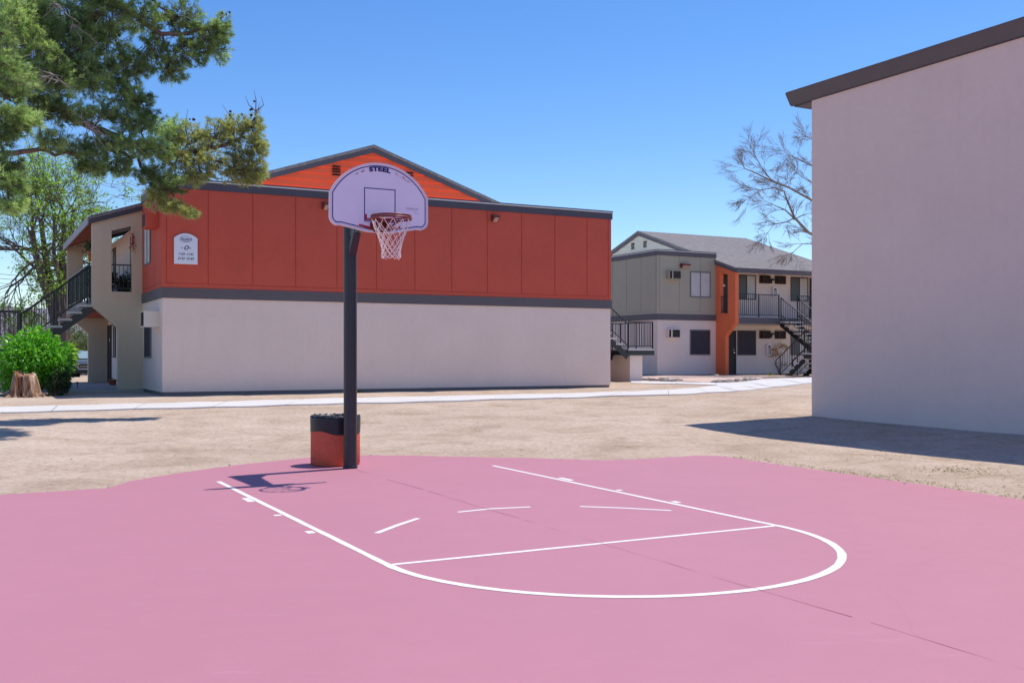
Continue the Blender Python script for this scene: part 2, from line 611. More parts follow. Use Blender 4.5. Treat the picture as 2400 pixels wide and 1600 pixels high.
def axis(lo, hi, step, far):
    a = list(np.arange(lo, hi + 1e-6, step))
    s, x = step, hi
    while x < far:
        s *= 1.35; x += s; a.append(x)
    s, x = step, lo
    pre = []
    while x > -far:
        s *= 1.35; x -= s; pre.append(x)
    return np.array(pre[::-1] + a)


gx, gy = axis(-26, 26, .35, 900), axis(-2, 62, .35, 900)
GX, GY = np.meshgrid(gx, gy)
P = np.stack([GX.ravel(), GY.ravel()], 1)
Z = height(P)
nx, ny = len(gx), len(gy)
idx = np.arange(nx * ny).reshape(ny, nx)
faces = np.stack([idx[:-1, :-1].ravel(), idx[:-1, 1:].ravel(), idx[1:, 1:].ravel(), idx[1:, :-1].ravel()], 1)
ground = npmesh("ground", np.column_stack([P, Z]), faces, M['dirt'], smooth=True)
tag(ground, "bare dry tan dirt round the court and buildings", kind="structure")

# ---- court slab and its painted lines
KO = Vector((.727, 8.281, 0))       # middle of the free throw line
KW = -V                             # from the hoop towards the camera
court = MB()
edge = []
for i in range(len(court_poly)):
    a, b = Vector(court_poly[i]), Vector(court_poly[(i + 1) % len(court_poly)])
    n = max(1, int((b - a).length / .12)) if i < len(COURT_PX) else 4
    for k in range(n):
        p = a.lerp(b, k / n)
        j = .022 * math.sin(p.x * 9 + p.y * 5) + .015 * math.sin(p.x * 23 - p.y * 17) + random.uniform(-.012, .012)
        edge.append((p.x + j * .4, p.y + j))
tris = tessellate_polygon([[Vector((x, y, 0)) for x, y in edge]])
N = len(edge)
court.add([(x, y, 0.0) for x, y in edge] + [(x, y, -.12) for x, y in edge],
          [tuple(t) for t in tris] + [(i, (i + 1) % N, (i + 1) % N + N, i + N) for i in range(N)])
court = court.build("court", M['court'])
tag(court, "pink painted basketball court slab with white key lines", kind="structure")


def kp(a, b, z=.002): return Vector((KO.x, KO.y, 0)) + U * a + KW * b + Vector((0, 0, z))


def ribbon(mb, pts, w, z=.002, seg=.25):
    """painted stripe along pts (key coordinates), with slightly uneven edges"""
    pp = []
    for i in range(len(pts) - 1):
        a, b = Vector((*pts[i], 0)), Vector((*pts[i + 1], 0))
        n = max(1, int((b - a).length / seg))
        pp += [a.lerp(b, k / n) for k in range(n)]
    pp.append(Vector((*pts[-1], 0)))
    L, Rr = [], []
    for i, p in enumerate(pp):
        d = (pp[min(i + 1, len(pp) - 1)] - pp[max(i - 1, 0)]).normalized()
        nrm = Vector((-d.y, d.x, 0))
        w1, w2 = (w / 2 + random.uniform(-.003, .003) for _ in (0, 1))
        q, r_ = p + nrm * w1, p - nrm * w2
        L.append(kp(q.x, q.y, z)); Rr.append(kp(r_.x, r_.y, z))
    m = len(pp)
    mb.add(L + Rr, [(i, i + 1, i + 1 + m, i + m) for i in range(m - 1)])


KR = 1.83
for nm, pts in (("lane_line", [(-KR - .03, -5.53), (-KR, 0)]), ("lane_line", [(KR - .01, -5.57), (KR, 0)])):
    mb = MB(); ribbon(mb, pts, .054); mb.build(nm, M['white_line'], court)
mb = MB(); ribbon(mb, [(-KR + .035, 0), (KR - .035, 0)], .050); mb.build("free_throw_line", M['white_line'], court)
arc = [(KR * math.cos(t), KR * math.sin(t)) for t in np.linspace(math.pi, 0, 65)]
mb = MB(); ribbon(mb, arc, .066, .0028, .5); mb.build("free_throw_arc", M['white_line'], court)
for aa in ([(-1.44, -1.29), (-1.12, -1.60), (-.82, -1.86)], [(-.34, -2.03), (.03, -2.07), (.44, -2.0)], [(.89, -1.795), (1.21, -1.51), (1.53, -1.15)]):
    mb = MB(); ribbon(mb, aa, .050, .002, .5); mb.build("dashed_arc_line", M['white_line'], court)
for sx in (-1, 1):
    for b, l in ((-3.80, .30), (-2.64, .07), (-1.60, .12)):
        mb = MB()
        a0, a1 = (KR + .058) * sx, (KR + .128) * sx
        mb.add([kp(a0, b - l / 2), kp(a1, b - l / 2), kp(a1, b + l / 2), kp(a0, b + l / 2)], [(0, 1, 2, 3)])
        mb.build("lane_block", M['white_line'], court)
# broken expansion joint down the middle of the slab
M['joint'] = painted('dark_joint_line', (.37, .150, .192), .9, .1, .2)  # groove's own colour, a darker pink than the court coating
mb = MB()
b = -6.0
while b < 8.0:
    l = random.uniform(.5, 1.6)
    if random.random() < .86:
        ribbon(mb, [(.012 * math.sin(b * 3), b), (.012 * math.sin((b + l) * 3), b + l)], random.choice((.002, .003, .005)) if b > 1.2 else random.choice((.004, .006, .008)), .0036)
    b += l + random.uniform(.01, .15)
mb.build("expansion_joint", M['joint'], court)


# ---- sidewalks
def strip(name, top, bot, mat, dz, label, step=1.9):
    """slabs between two outlines given as ground points; joints every STEP metres"""
    def resample(pts, n):
        pts = [ground_pt(*p) for p in pts]
        L = [0]
        for a, b in zip(pts, pts[1:]): L.append(L[-1] + (b - a).length)
        out = []
        for k in range(n + 1):
            s_ = L[-1] * k / n
            j = max(i for i in range(len(L)) if L[i] <= s_ + 1e-9)
            j = min(j, len(pts) - 2)
            out.append(pts[j].lerp(pts[j + 1], (s_ - L[j]) / max(L[j + 1] - L[j], 1e-6)))
        return out, L[-1]
    _, tot = resample(bot, 4)
    n = int(tot / .24)
    A, _ = resample(top, n); B, _ = resample(bot, n)
    mb = MB()
    per = int(step / .24)
    for i in range(n):
        a0, a1, b0, b1 = A[i].copy(), A[i + 1].copy(), B[i].copy(), B[i + 1].copy()
        if i % per == 0:
            a0 = a0.lerp(a1, .05); b0 = b0.lerp(b1, .05)
        row = []
        for p, q in ((a0, b0), (a1, b1)):
            for k in range(5):
                r_ = p.lerp(q, k / 4)
                row.append(Vector((r_.x, r_.y, gz(r_.x, r_.y) + dz)))
        fs = [(k, k + 1, k + 6, k + 5) for k in range(4)]
        mb.add(row, fs)
        # slab sides
        dn = Vector((0, 0, -.12))
        mb.add([row[0], row[5], row[5] + dn, row[0] + dn], [(0, 1, 2, 3)])
        mb.add([row[4], row[9], row[9] + dn, row[4] + dn], [(3, 2, 1, 0)])
        if i % per == 0: mb.add([row[0], row[4], row[4] + dn, row[0] + dn], [(0, 1, 2, 3)])
    o = mb.build(name, mat, fix=False)
    return tag(o, label, kind="structure")


strip("path", [(-80, 958.5), (0, 956), (224, 951), (480, 943.5), (720, 937), (837, 934), (1100, 928.5), (1340, 923), (1400, 921), (1500, 918), (1580, 914.5), (1640, 909.5), (1690, 903), (1740, 897), (1770, 892), (1800, 890), (1905, 886), (1990, 883)],
      [(-80, 972.5), (0, 968.8), (224, 963), (480, 956), (720, 949.5), (837, 946), (1100, 940), (1340, 933.8), (1400, 930.5), (1500, 928), (1580, 926), (1640, 923), (1700, 920), (1770, 914), (1810, 908), (1860, 903), (1905, 898.5), (1990, 892)],
      M['path'], .03, "pale concrete sidewalk crossing the dirt in front of the buildings")
strip("path", [(1478, 893.5), (1560, 895.2), (1650, 897.3), (1700, 898.3), (1750, 897)], [(1478, 898.5), (1600, 900.5), (1680, 903.5), (1705, 905), (1750, 908)],
      M['path'], .026, "narrow concrete branch path behind the stair landing")


# ------------------------------------------------------------------ apartment blocks
def window(parent, fr, a0, a1, z0, z1, kind, frame_mat=None):
    fm = frame_mat or M['frame_alu']
    mb = MB()
    w = .045
    for x0, x1, y0, y1 in ((a0, a1, z0, z0 + w), (a0, a1, z1 - w, z1), (a0, a0 + w, z0 + w, z1 - w), (a1 - w, a1, z0 + w, z1 - w)):
        mb.box(x0, x1, 0, .035, y0, y1, fr)
    mid = (a0 + a1) / 2
    if kind != 'screen': mb.box(mid - .02, mid + .02, 0, .03, z0 + w, z1 - w, fr)
    o = mb.build("window", fm, parent)
    if kind == 'screen':
        mb = MB(); mb.box(a0 + w, a1 - w, .002, .022, z0 + w, z1 - w, fr)
        mb.build("screen", M['screen'], o)
        return o
    for (x0, x1, mt) in ((a0 + w, mid - .02, M['glass'] if kind == 'half' else M['curtain']), (mid + .02, a1 - w, M['curtain'])):
        mb = MB()
        if mt is M['curtain']:
            n = 14
            vs = []
            for i in range(n + 1):
                x = x0 + (x1 - x0) * i / n
                d = .008 + .006 * math.sin(i * 1.9) + .004 * math.sin(i * 4.3)
                vs += [fr.p(x, d, z0 + w), fr.p(x, d, z1 - w)]
            mb.add(vs, [(2 * i, 2 * i + 2, 2 * i + 3, 2 * i + 1) for i in range(n)])
            mb.build("curtain", mt, o)
        else:
            mb.box(x0, x1, .002, .012, z0 + w, z1 - w, fr)
            mb.build("pane", mt, o)
    return o


def door(parent, fr, a0, a1, z0, z1):
    mb = MB()
    mb.box(a0, a1, 0, .02, z0, z1, fr)
    for x0, x1, y0, y1 in ((a0, a0 + .05, z0, z1), (a1 - .05, a1, z0, z1), (a0 + .05, a1 - .05, z1 - .05, z1)):
        mb.box(x0, x1, .02, .05, y0, y1, fr)
    o = mb.build("door", M['door_dark'], parent)
    mb = MB(); mb.tube([fr.p(a1 - .14, .02, z0 + 1.0), fr.p(a1 - .14, .08, z0 + 1.0)], .03, 8)
    mb.build("handle", M['chrome'], o)
    mb = MB(); mb.tube([fr.p(a1 - .14, .02, z0 + 1.15), fr.p(a1 - .14, .05, z0 + 1.15)], .025, 8)
    mb.build("lock", M['chrome'], o)
    mb = MB(); mb.box(a0 - .03 + .12, a0 + .20, .051, .056, z0 + 1.45, z0 + 1.55, fr)
    mb.build("number_plate", M['sign_edge'], o)
    return o


def railing(mb, p, q, h=1.0, gap=.115, post=1.3, drop=.06):
    """black metal guard rail between two floor points"""
    p, q = Vector(p), Vector(q)
    L = (q - p).length
    up = Vector((0, 0, 1))
    mb.bar(p + up * h, q + up * h, .05, .035)
    mb.bar(p + up * .10, q + up * .10, .035, .03)
    k = max(1, round(L / post))
    for i in range(k + 1):
        r_ = p.lerp(q, i / k)
        mb.bar(r_ - up * drop, r_ + up * h, .045)
    n = max(1, int(L / gap))
    for i in range(1, n):
        r_ = p.lerp(q, i / n)
        mb.bar(r_ + up * .10, r_ + up * h, .016)


def building(name, loc, rz, label, cat, P_):
    """two storey block: flat roofed wing in front, gabled body behind with balconies under the eaves.
    local x along the front, y to the back, z = 0 at the ground floor"""
    root = empty(name, loc, rz, label=label, cat=cat)
    Wd, D, L = P_['W'], P_['D'], P_['L']
    EZ, PZ, OV = P_['eave'], P_['peak'], 1.40
    TOP, B0, B1 = 5.64, 2.474, 2.746
    mid = P_.get('mid', Wd / 2)
    up_m = P_['upper']
    # foundation and walls
    mb = MB(); mb.box(.025, Wd - .025, .025, D + L - .05, -.75, 0)
    mb.build("foundation", M['foundation'], root)
    mb = MB(); mb.box(0, Wd, 0, D + L, 0, B0)
    mb.box(0, Wd, D, D + L, B0, EZ - .05)
    mb.build("wall", P_['lower'], root)
    mb = MB(); mb.box(-.035, Wd + .035, -.035, D - .004, B0 - .002, B1)
    mb.build("belt_course", M['grey_trim'], root)
    mb = MB(); mb.box(0, Wd, 0, D - .002, B1, 5.38)
    t = .018
    s0 = P_['joint0']
    js = [.10] + [s0 + 1.19 * k for k in range(40) if s0 + 1.19 * k < Wd - .25] + [Wd - .10]
    z0, z1 = B1 + .13, 5.37
    for a, b in zip(js, js[1:]):
        mb.box(a + .012, b - .012, -t, 0, z0, z1)
    mb.box(-t, .085, -t, .085, B1, z1)
    mb.box(Wd - .085, Wd + t, -t, .085, B1, z1)
    mb.box(.085, Wd - .085, -t, 0, B1, z0 - .018)
    for side in (0, 1):
        fr = Fr((0 if side == 0 else Wd, 0, 0), (0, 1, 0), (-1 if side == 0 else 1, 0, 0))
        ys = [.10, 1.19, 2.38, D - .03]
        for a, b in zip(ys, ys[1:]):
            mb.box(a + .012, b - .012, 0, t, z0, z1, fr)
        mb.box(.085, D - .03, 0, t, B1, z0 - .018, fr)
    mb.build("panel_siding", up_m, root)
    # flat roof of the wing
    mb = MB(); mb.box(-.05, Wd + .05, -.05, D - .003, 5.372, 5.57); mb.build("fascia", P_['fascia'], root)
    mb = MB(); mb.box(-.065, Wd + .065, -.065, D - .003, 5.572, 5.604); mb.build("drip_edge", M['white_metal'], root)
    mb = MB(); mb.box(-.058, Wd + .058, -.058, D - .003, 5.606, TOP); mb.build("roof_edge", M['trim_dark'], root)
    mb = MB(); mb.box(.05, Wd - .05, .05, D - .07, TOP - .002, TOP + .006); mb.build("flat_roof", M['flat_roof'], root)
    # gable front
    sl_l, sl_r = (PZ - EZ) / (mid + OV), (PZ - EZ) / (Wd - mid + OV)
    mb = MB()
    mb.prism([[(0, EZ - .05), (Wd, EZ - .05), (Wd, EZ + sl_r * OV - .1), (mid, PZ - .1), (0, EZ + sl_l * OV - .1)]], D + .03, D + .2)
    z = TOP - .25
    while z < PZ - .3:
        z2 = z + .22
        def xl(q): return max(0, mid - (PZ - .12 - q) / sl_l)
        def xr(q): return min(Wd, mid + (PZ - .12 - q) / sl_r)
        mb.add([(xl(z), D - .034, z), (xr(z), D - .034, z), (xr(min(z2, PZ - .13)), D + .018, z2), (xl(min(z2, PZ - .13)), D + .018, z2),
                (xl(z), D + .03, z), (xr(z), D + .03, z)], [(0, 1, 2, 3), (4, 5, 1, 0)])
        z = z2
    g = mb.build("gable", P_['gable'], root)
    for vx in P_['vents']:
        vb = MB()
        for k in range(4):
            zz = P_['ventz'] - .15 + k * .085
            vb.box(mid + vx - .13, mid + vx + .13, D - .046, D + .0, zz, zz + .045)
        vb.build("vent", M['dark_slot'], g)
    # roof slopes
    y0, y1 = D - .10, D + L + .10
    for sgn in (-1, 1):
        sl, xe = (sl_l, -OV - .06) if sgn < 0 else (sl_r, Wd + OV + .06)
        ze = EZ - .06 * sl
        mb = MB()
        c = [(xe, y0, ze), (xe, y1, ze), (mid, y1, PZ), (mid, y0, PZ)]
        c2 = [(x, y, z_ - .09) for x, y, z_ in c]
        mb.add(c + c2, [(0, 1, 2, 3), (7, 6, 5, 4), (0, 4, 5, 1), (1, 5, 6, 2), (2, 6, 7, 3), (3, 7, 4, 0)])
        o = mb.build("roof", M['shingle'], root)
        uv = o.data.uv_layers.new(name="UVMap")
        for lp in o.data.loops:
            co = o.data.vertices[lp.vertex_index].co
            uv.data[lp.index].uv = (co.y, math.hypot(abs(co.x - mid), PZ - co.z))
        # soffit under the eave
        fb = MB()
        zs = lambda x: EZ + sl * (abs(x - (xe - .06 * -sgn * -1)) if False else (x + OV if sgn < 0 else Wd + OV - x)) - .115
        xa, xb = (-OV + .02, 0) if sgn < 0 else (Wd, Wd + OV - .02)
        fb.add([(xa, D + .02, zs(xa)), (xb, D + .02, zs(xb)), (xb, D + L - .02, zs(xb)), (xa, D + L - .02, zs(xa)),
                (xa, D + .02, zs(xa) + .02), (xb, D + .02, zs(xb) + .02), (xb, D + L - .02, zs(xb) + .02), (xa, D + L - .02, zs(xa) + .02)],
               [(0, 1, 2, 3), (7, 6, 5, 4), (0, 4, 5, 1), (1, 5, 6, 2), (2, 6, 7, 3), (3, 7, 4, 0)])
        fb.build("soffit", P_['soffit'], root)
        # rake and eave boards
        for yy in (D - .075, D + L + .03):
            rb = MB()
            xq = xe + .01 * sgn
            pts = [(xq, ze - .22), (xq, ze - .018), (mid, PZ - .02), (mid, PZ - .245)]
            rb.prism([pts], yy, yy + .045)
            # pale metal drip along the edge
            rb.prism([[(xq, ze - .020), (xq, ze + .006), (mid, PZ + .006), (mid, PZ - .020)]], yy - .012, yy - .002, mi=1)
            rb.build("rake_board", [P_['rake'], M['trim_dark']], root)
        eb = MB()
        eb.box(min(xe, xe + .04 * sgn), max(xe, xe + .04 * sgn), D - .03, D + L + .03, ze - .22, ze - .012)
        eb.build("eave_board", P_['eave_mat'], root)
    # stucco fins that carry the eaves, balconies between them
    for sgn in (-1, 1):
        ox = 0 if sgn < 0 else Wd
        sl = sl_l if sgn < 0 else sl_r
        fr = Fr((ox, D, 0), (sgn, 0, 0), (0, 1, 0))
        for yy in (.0, L - .2):
            zt = lambda a: EZ + sl * (OV - a) - .13
            outline = [(-.01, -.45), (.68, -.45), (.68, 1.75), (1.375, 2.36), (1.375, zt(1.375)), (-.01, zt(-.01))]
            hole = [(.30, 2.80), (.30, 4.72), (.85, 4.55), (.85, 2.80)]
            mb = MB(); mb.prism([outline, hole], yy, yy + .2, fr)
            mb.build("fin_wall", P_['fin'], root)
        mb = MB(); mb.box(.0, 1.36, .2, L - .2, 2.32, 2.60, fr)
        mb.build("balcony_slab", P_['slab'], root)
        mb = MB(); mb.box(.0, 1.34, .21, L - .21, 2.300, 2.316, fr)
        mb.build("balcony_soffit", P_['soffit'], root)
        mb = MB(); mb.box(0.0, 1.36, .2, L - .2, 2.602, 2.62, fr)
        mb.build("balcony_floor", M['concrete_dark'], root)
        mb = MB(); mb.box(0, 2.0, -.3, L + .5, -.35, -.02, fr)
        mb.build("walkway", M['concrete_dark'], root)
        s0, s1 = P_['stair'][sgn]
        mb = MB()
        if s0 > .45: railing(mb, fr.p(1.32, .22, 2.62), fr.p(1.32, s0 - .02, 2.62), 1.05)
        railing(mb, fr.p(1.32, s1 + .02, 2.62), fr.p(1.32, L - .22, 2.62), 1.05)
        railing(mb, fr.p(.28, .10, 2.80), fr.p(.87, .10, 2.80), .78, post=2)
        mb.build("balcony_railing", M['black_metal'], root)
        if P_.get('screen') and sgn < 0:
            mb = MB(); mb.box(1.285, 1.295, s1 + .12, L - .5, 2.74, 3.62, fr)
            mb.build("privacy_panel", M['navy'], root)
        wf = Fr((ox, D, 0), (0, 1, 0), (sgn, 0, 0))
        k = L / 6.96
        for zf in (0, 2.62):
            for m_ in (0, 1):
                A = lambda a: a if m_ == 0 else L - a
                d0, d1 = sorted((A(.30), A(1.17)))
                w0, w1 = sorted((A(1.27), A(2.39)))
                door(root, wf, d0, d1, zf, zf + 2.03)
                window(root, wf, w0, w1, zf + .88, zf + 2.05, 'screen' if (zf == 0 and m_ == 0) else 'half', M['frame_bronze'])
        # return wall windows
        rf = Fr((ox + sgn * .019, 0, 0), (0, 1, 0), (sgn, 0, 0))
        window(root, rf, 1.80, 2.96, 3.53, 4.71, 'curtain')
        rf = Fr((ox, 0, 0), (0, 1, 0), (sgn, 0, 0))
        window(root, rf, 1.80, 2.96, .89, 2.05, 'screen')
    return root


MAIN_O = Vector((-9.165, 27.07, .52))
PM = dict(rake=M['trim_dark'], screen=True, W=13.98, D=3.45, L=8.5, eave=4.94, peak=7.76, mid=7.1, joint0=1.17, upper=M['red'], lower=M['beige'], gable=M['orange'], fin=M['taupe'],
          fascia=M['trim_dark'], soffit=M['soffit_red'], slab=M['grey_trim'], eave_mat=painted('pale_grey_eave_paint', (.36, .345, .37), .6, .3), vents=(-1.25, 1.25), ventz=6.83,
          stair={-1: (.2, 1.3), 1: (.2, 1.3)})
main = building("apartment_building", MAIN_O, TH, "two storey apartment block with brick red upper panels, orange gable and pale lower wall", "building", PM)
mb = MB(); mb.tube([(3.3, 6.0, 6.3), (3.3, 6.0, 7.25)], .05, 8); mb.build("vent_pipe", M['trim_dark'], main)

W2 = 12.36
C2 = Vector((6.528, 46.33, .588))
PB = dict(rake=M['grey_trim'], W=W2, D=3.3, L=6.96, eave=4.855, peak=7.29, mid=W2 - 6.18, joint0=W2 - 1.25 - 1.19 * 8, upper=M['grey_green'], lower=M['beige_far'], gable=M['white_gable'], fin=M['orange_fin'],
          fascia=M['grey_trim'], soffit=M['soffit_beige'], slab=M['grey_trim'], eave_mat=M['grey_trim'], vents=(-.55, .55), ventz=6.55,
          stair={-1: (2.65, 3.75), 1: (2.65, 3.75)})
PB['joint0'] = (W2 - 1.25) % 1.19
second = building("apartment_building", C2 + V * W2, TH - R(90), "two storey apartment block with grey green upper panels, shingled roof and orange fin wall", "building", PB)


def in_main(x, y, z): return MAIN_O + U * x + V * y + Vector((0, 0, z))
def in_second(x, y, z): return C2 + V * W2 + (-V) * x + U * y + Vector((0, 0, z))


# ------------------------------------------------------------------ staircases
def staircase(o, ax, ay, label, z1=2.62, zl=1.2, lower=None, zg=-.1, wdt=1.08, n=7, run=.26, kk=7, ped=True):
    """steel stair: starts at the balcony edge o, runs along ax; ay is the sideways direction"""
    root = empty("staircase", o, 0, label=label, cat="staircase")
    up = Vector((0, 0, 1))
    rise = (z1 - zl) / n

    def flight(a0, zt, k, dirn, y0, y1, rise):
        # stringers
        for yy in (y0 + .03, y1 - .03):
            mb = MB()
            p = ax * (a0 - .02 * dirn) + ay * yy + up * (zt - .30)
            q = ax * (a0 + dirn * run * k) + ay * yy + up * (zt - rise * k - .30)
            mb.bar(p, q, .05, .20)
            mb.build("stringer", M['black_metal'], root)
        for i in range(1, k):
            mb = MB()
            x0 = a0 + dirn * run * (i - 1)
            zz = zt - rise * i
            fr = Fr(ax * x0, ax * dirn, ay)
            mb.box(-.02, run + .03, y0 - .01, y1 + .01, zz - .06, zz, fr)
            mb.build("tread", M['tread'], root)
        for yy in (y0 + .03, y1 - .03):
            mb = MB()
            p = ax * a0 + ay * yy + up * (zt + .92)
            q = ax * (a0 + dirn * run * k) + ay * yy + up * (zt - rise * k + .92)
            mb.tube([p, q], .024, 8)
            mb.bar(p - up * .80, q - up * .80, .03)
            for i in range(2 * k + 1):
                r_ = p.lerp(q, i / (2 * k))
                if i % k == 0: mb.bar(r_ - up * 1.05, r_, .045)
                else: mb.bar(r_ - up * .80, r_, .016)
            if zt - rise * k < .4:       # returned hand rail end at the foot
                d = ax * dirn
                mb.tube([q, q + d * .28 - up * .18, q + d * .28 - up * .42, q - up * .62 + d * .02], .024, 8)
            mb.build("handrail", M['black_metal'], root)

    flight(0, z1, n, 1, 0, wdt, rise)
    l0 = run * n
    y1_, y0_ = wdt, 0
    if lower == 'back': y1_ = 2 * wdt + .06
    if lower == 'front': y0_ = -wdt - .06
    fr = Fr((0, 0, 0), ax, ay)
    mb = MB(); mb.box(l0, l0 + 1.15, y0_, y1_, zl - .06, zl, fr); mb.build("landing", M['tread'], root)
    mb = MB()
    for yy in (y0_, y1_ - .06): mb.box(l0 - .02, l0 + 1.18, yy, yy + .06, zl - .24, zl - .061, fr)
    for xx in (l0 - .02, l0 + 1.12): mb.box(xx, xx + .06, y0_ + .06, y1_ - .06, zl - .24, zl - .061, fr)
    mb.build("landing_frame", M['black_metal'], root)
    mb = MB()
    lf = fr.p(l0 + .03, y0_ + .03, zl); rf = fr.p(l0 + 1.12, y0_ + .03, zl)
    lb = fr.p(l0 + .03, y1_ - .03, zl); rb = fr.p(l0 + 1.12, y1_ - .03, zl)
    if lower != 'straight': railing(mb, rf, rb, 1.0)
    railing(mb, lf, rf, 1.0, post=1.3)
    railing(mb, lb, rb, 1.0, post=1.3)
    mb.build("landing_railing", M['black_metal'], root)
    mb = MB()
    if ped:
        mb.box(l0 + .18, l0 + .74, y0_ + .15, y1_ - .15, zg - .4, zl - .25, fr)
        mb.build("pedestal", M['beige'], root)
    else:
        for yy in (y0_ + .1, y1_ - .1):
            mb = MB(); mb.box(l0 + .95, l0 + 1.07, yy - .06, yy + .06, zg - .4, zl - .25, fr)
            mb.build("post", M['black_metal'], root)
    r2 = (zl - zg) / kk
    if lower == 'back': flight(l0, zl, kk, -1, wdt + .06, 2 * wdt + .06, r2)
    if lower == 'front': flight(l0, zl, kk, -1, -wdt - .06, -.06, r2)
    if lower == 'straight': flight(l0 + 1.15, zl, kk, 1, 0, wdt, r2)
    return root


staircase(in_main(-1.38, 3.68, 0), -U, V, "black steel staircase above the round green bush beside the taupe fin wall", lower='straight', zg=-.1)
staircase(in_main(13.98 + 1.38, 3.68, 0), U, V, "black stair landing on a stucco pedestal at the right end of the red block", lower='back', zg=-.08)
staircase(in_second(W2 + 1.38, 3.3 + 2.67, 0), -V, U, "black switchback staircase with pale treads beside the orange fin wall", lower='front', zg=-.08, zl=.98, n=9, run=.30, kk=5, ped=False)


# ------------------------------------------------------------------ fittings on the walls
def air_conditioner(fr, a0, a1, z0, z1, dep, label, case, slat, group=None, split=True):
    root = empty("air_conditioner", (0, 0, 0), 0, label=label, cat="air conditioner", group=group)
    mb = MB()
    t = .025
    mb.box(a0, a1, .0, dep - .03, z0, z1, fr)
    for x0, x1, y0, y1 in ((a0, a1, z0, z0 + t), (a0, a1, z1 - t, z1), (a0, a0 + t, z0 + t, z1 - t), (a1 - t, a1, z0 + t, z1 - t)):
        mb.box(x0, x1, dep - .03, dep, y0, y1, fr)
    mb.build("case", case, root)
    mb = MB()
    mb.box(a0 + t, a1 - t, dep - .03, dep - .022, z0 + t, z1 - t, fr, mi=1)
    k = 6
    for i in range(k):
        zz = z0 + t + (z1 - z0 - 2 * t) * (i + .25) / k
        mb.box(a0 + t + (.20 if split else 0), a1 - t, dep - .022, dep - .006, zz, zz + .024, fr)
    if split:
        mb.box(a0 + t + .12, a0 + t + .19, dep - .022, dep - .004, z0 + t, z1 - t, fr, mi=2)
    mb.build("grille", [slat, M['dark_slot'], case], root)
    return root


def wall_frame(fn, xo, y, sgn, ax, nrm): return Fr(fn(xo, y, 0), ax, nrm)


lm = wall_frame(in_main, 0, 0, -1, V, -U)
air_conditioner(lm, .45, 1.10, 1.72, 2.14, .40, "cream window air conditioner above dark screen on pale lower end wall", M['ac_white'], M['brown_louver'], split=False)
lmu = wall_frame(in_main, -.02, 0, -1, V, -U)
air_conditioner(lmu, .45, 1.10, 4.36, 4.78, .34, "red painted air conditioner half hidden by pine on red end wall", M['red'], M['frame_bronze'], split=False)
rs = wall_frame(in_second, W2, 0, 1, U, -V)
rsu = Fr(in_second(W2 + .02, 0, 0), U, -V)
air_conditioner(rsu, .475, 1.13, 4.31, 4.70, .24, "grey green air conditioner beside floodlight on second block's upper panel wall", M['grey_green'], M['frame_bronze'])
air_conditioner(rs, .475, 1.13, 1.67, 2.06, .20, "pale air conditioner on lower stucco corner wall under grey belt course", M['beige'], M['frame_bronze'])
rw = Fr(in_second(W2, 3.3, 0), U, -V)
for a0, a1, wh in ((2.61, 3.23, "left of the lamp"), (3.57, 4.19, "right of the lamp")):
    air_conditioner(rw, a0, a1, 4.30, 4.68, .10, "brown louvred air conditioner above the balcony, " + wh, M['brown_louver'], M['brown_louver'], "brown air conditioners under the second block's eave")
    air_conditioner(rw, a0, a1, 1.67, 2.05, .10, "brown louvred air conditioner under the balcony, " + wh, M['brown_louver'], M['brown_louver'], "brown air conditioners under the second block's eave")
for zz, wh in ((4.31, "between brown louvres above the balcony"), (1.72, "between brown louvres under the balcony")):
    r_ = empty("wall_lamp", (0, 0, 0), 0, label="small black wall lamp " + wh, cat="lamp", group="wall lamps on the second block")
    mb = MB(); mb.box(3.31, 3.46, 0, .10, zz + .13, zz + .23, rw); mb.box(3.31, 3.35, 0, .05, zz, zz + .13, rw); mb.build("bracket", M['car_black'], r_)
    mb = MB(); mb.box(3.355, 3.45, .0, .09, zz, zz + .128, rw); mb.build("lamp_shade", M['lamp_glass'], r_)
for a0, a1, z0, z1, lb in ((3.36, 3.62, 3.66, 4.13, "white extinguisher cabinet above the balcony rail"), (3.00, 3.25, .88, 1.40, "white extinguisher cabinet near the ground under the balcony")):
    r_ = empty("extinguisher_cabinet", (0, 0, 0), 0, label=lb, cat="cabinet", group="extinguisher cabinets on the second block")
    mb = MB()
    for x0, x1, y0, y1 in ((a0, a1, z0, z0 + .05), (a0, a1, z1 - .05, z1), (a0, a0 + .05, z0 + .05, z1 - .05), (a1 - .05, a1, z0 + .05, z1 - .05)):
        mb.box(x0, x1, 0, .14, y0, y1, rw)
    mb.build("case", M['sign_edge'], r_)
    mb = MB(); mb.box(a0 + .05, a1 - .05, .0, .10, z0 + .05, z1 - .05, rw); mb.build("pane", M['glass'], r_)
    mb = MB(); mb.tube([rw.p((a0 + a1) / 2, .115, z0 + .10), rw.p((a0 + a1) / 2, .115, z1 - .14)], .035, 8); mb.build("extinguisher", M['ac_white'], r_)


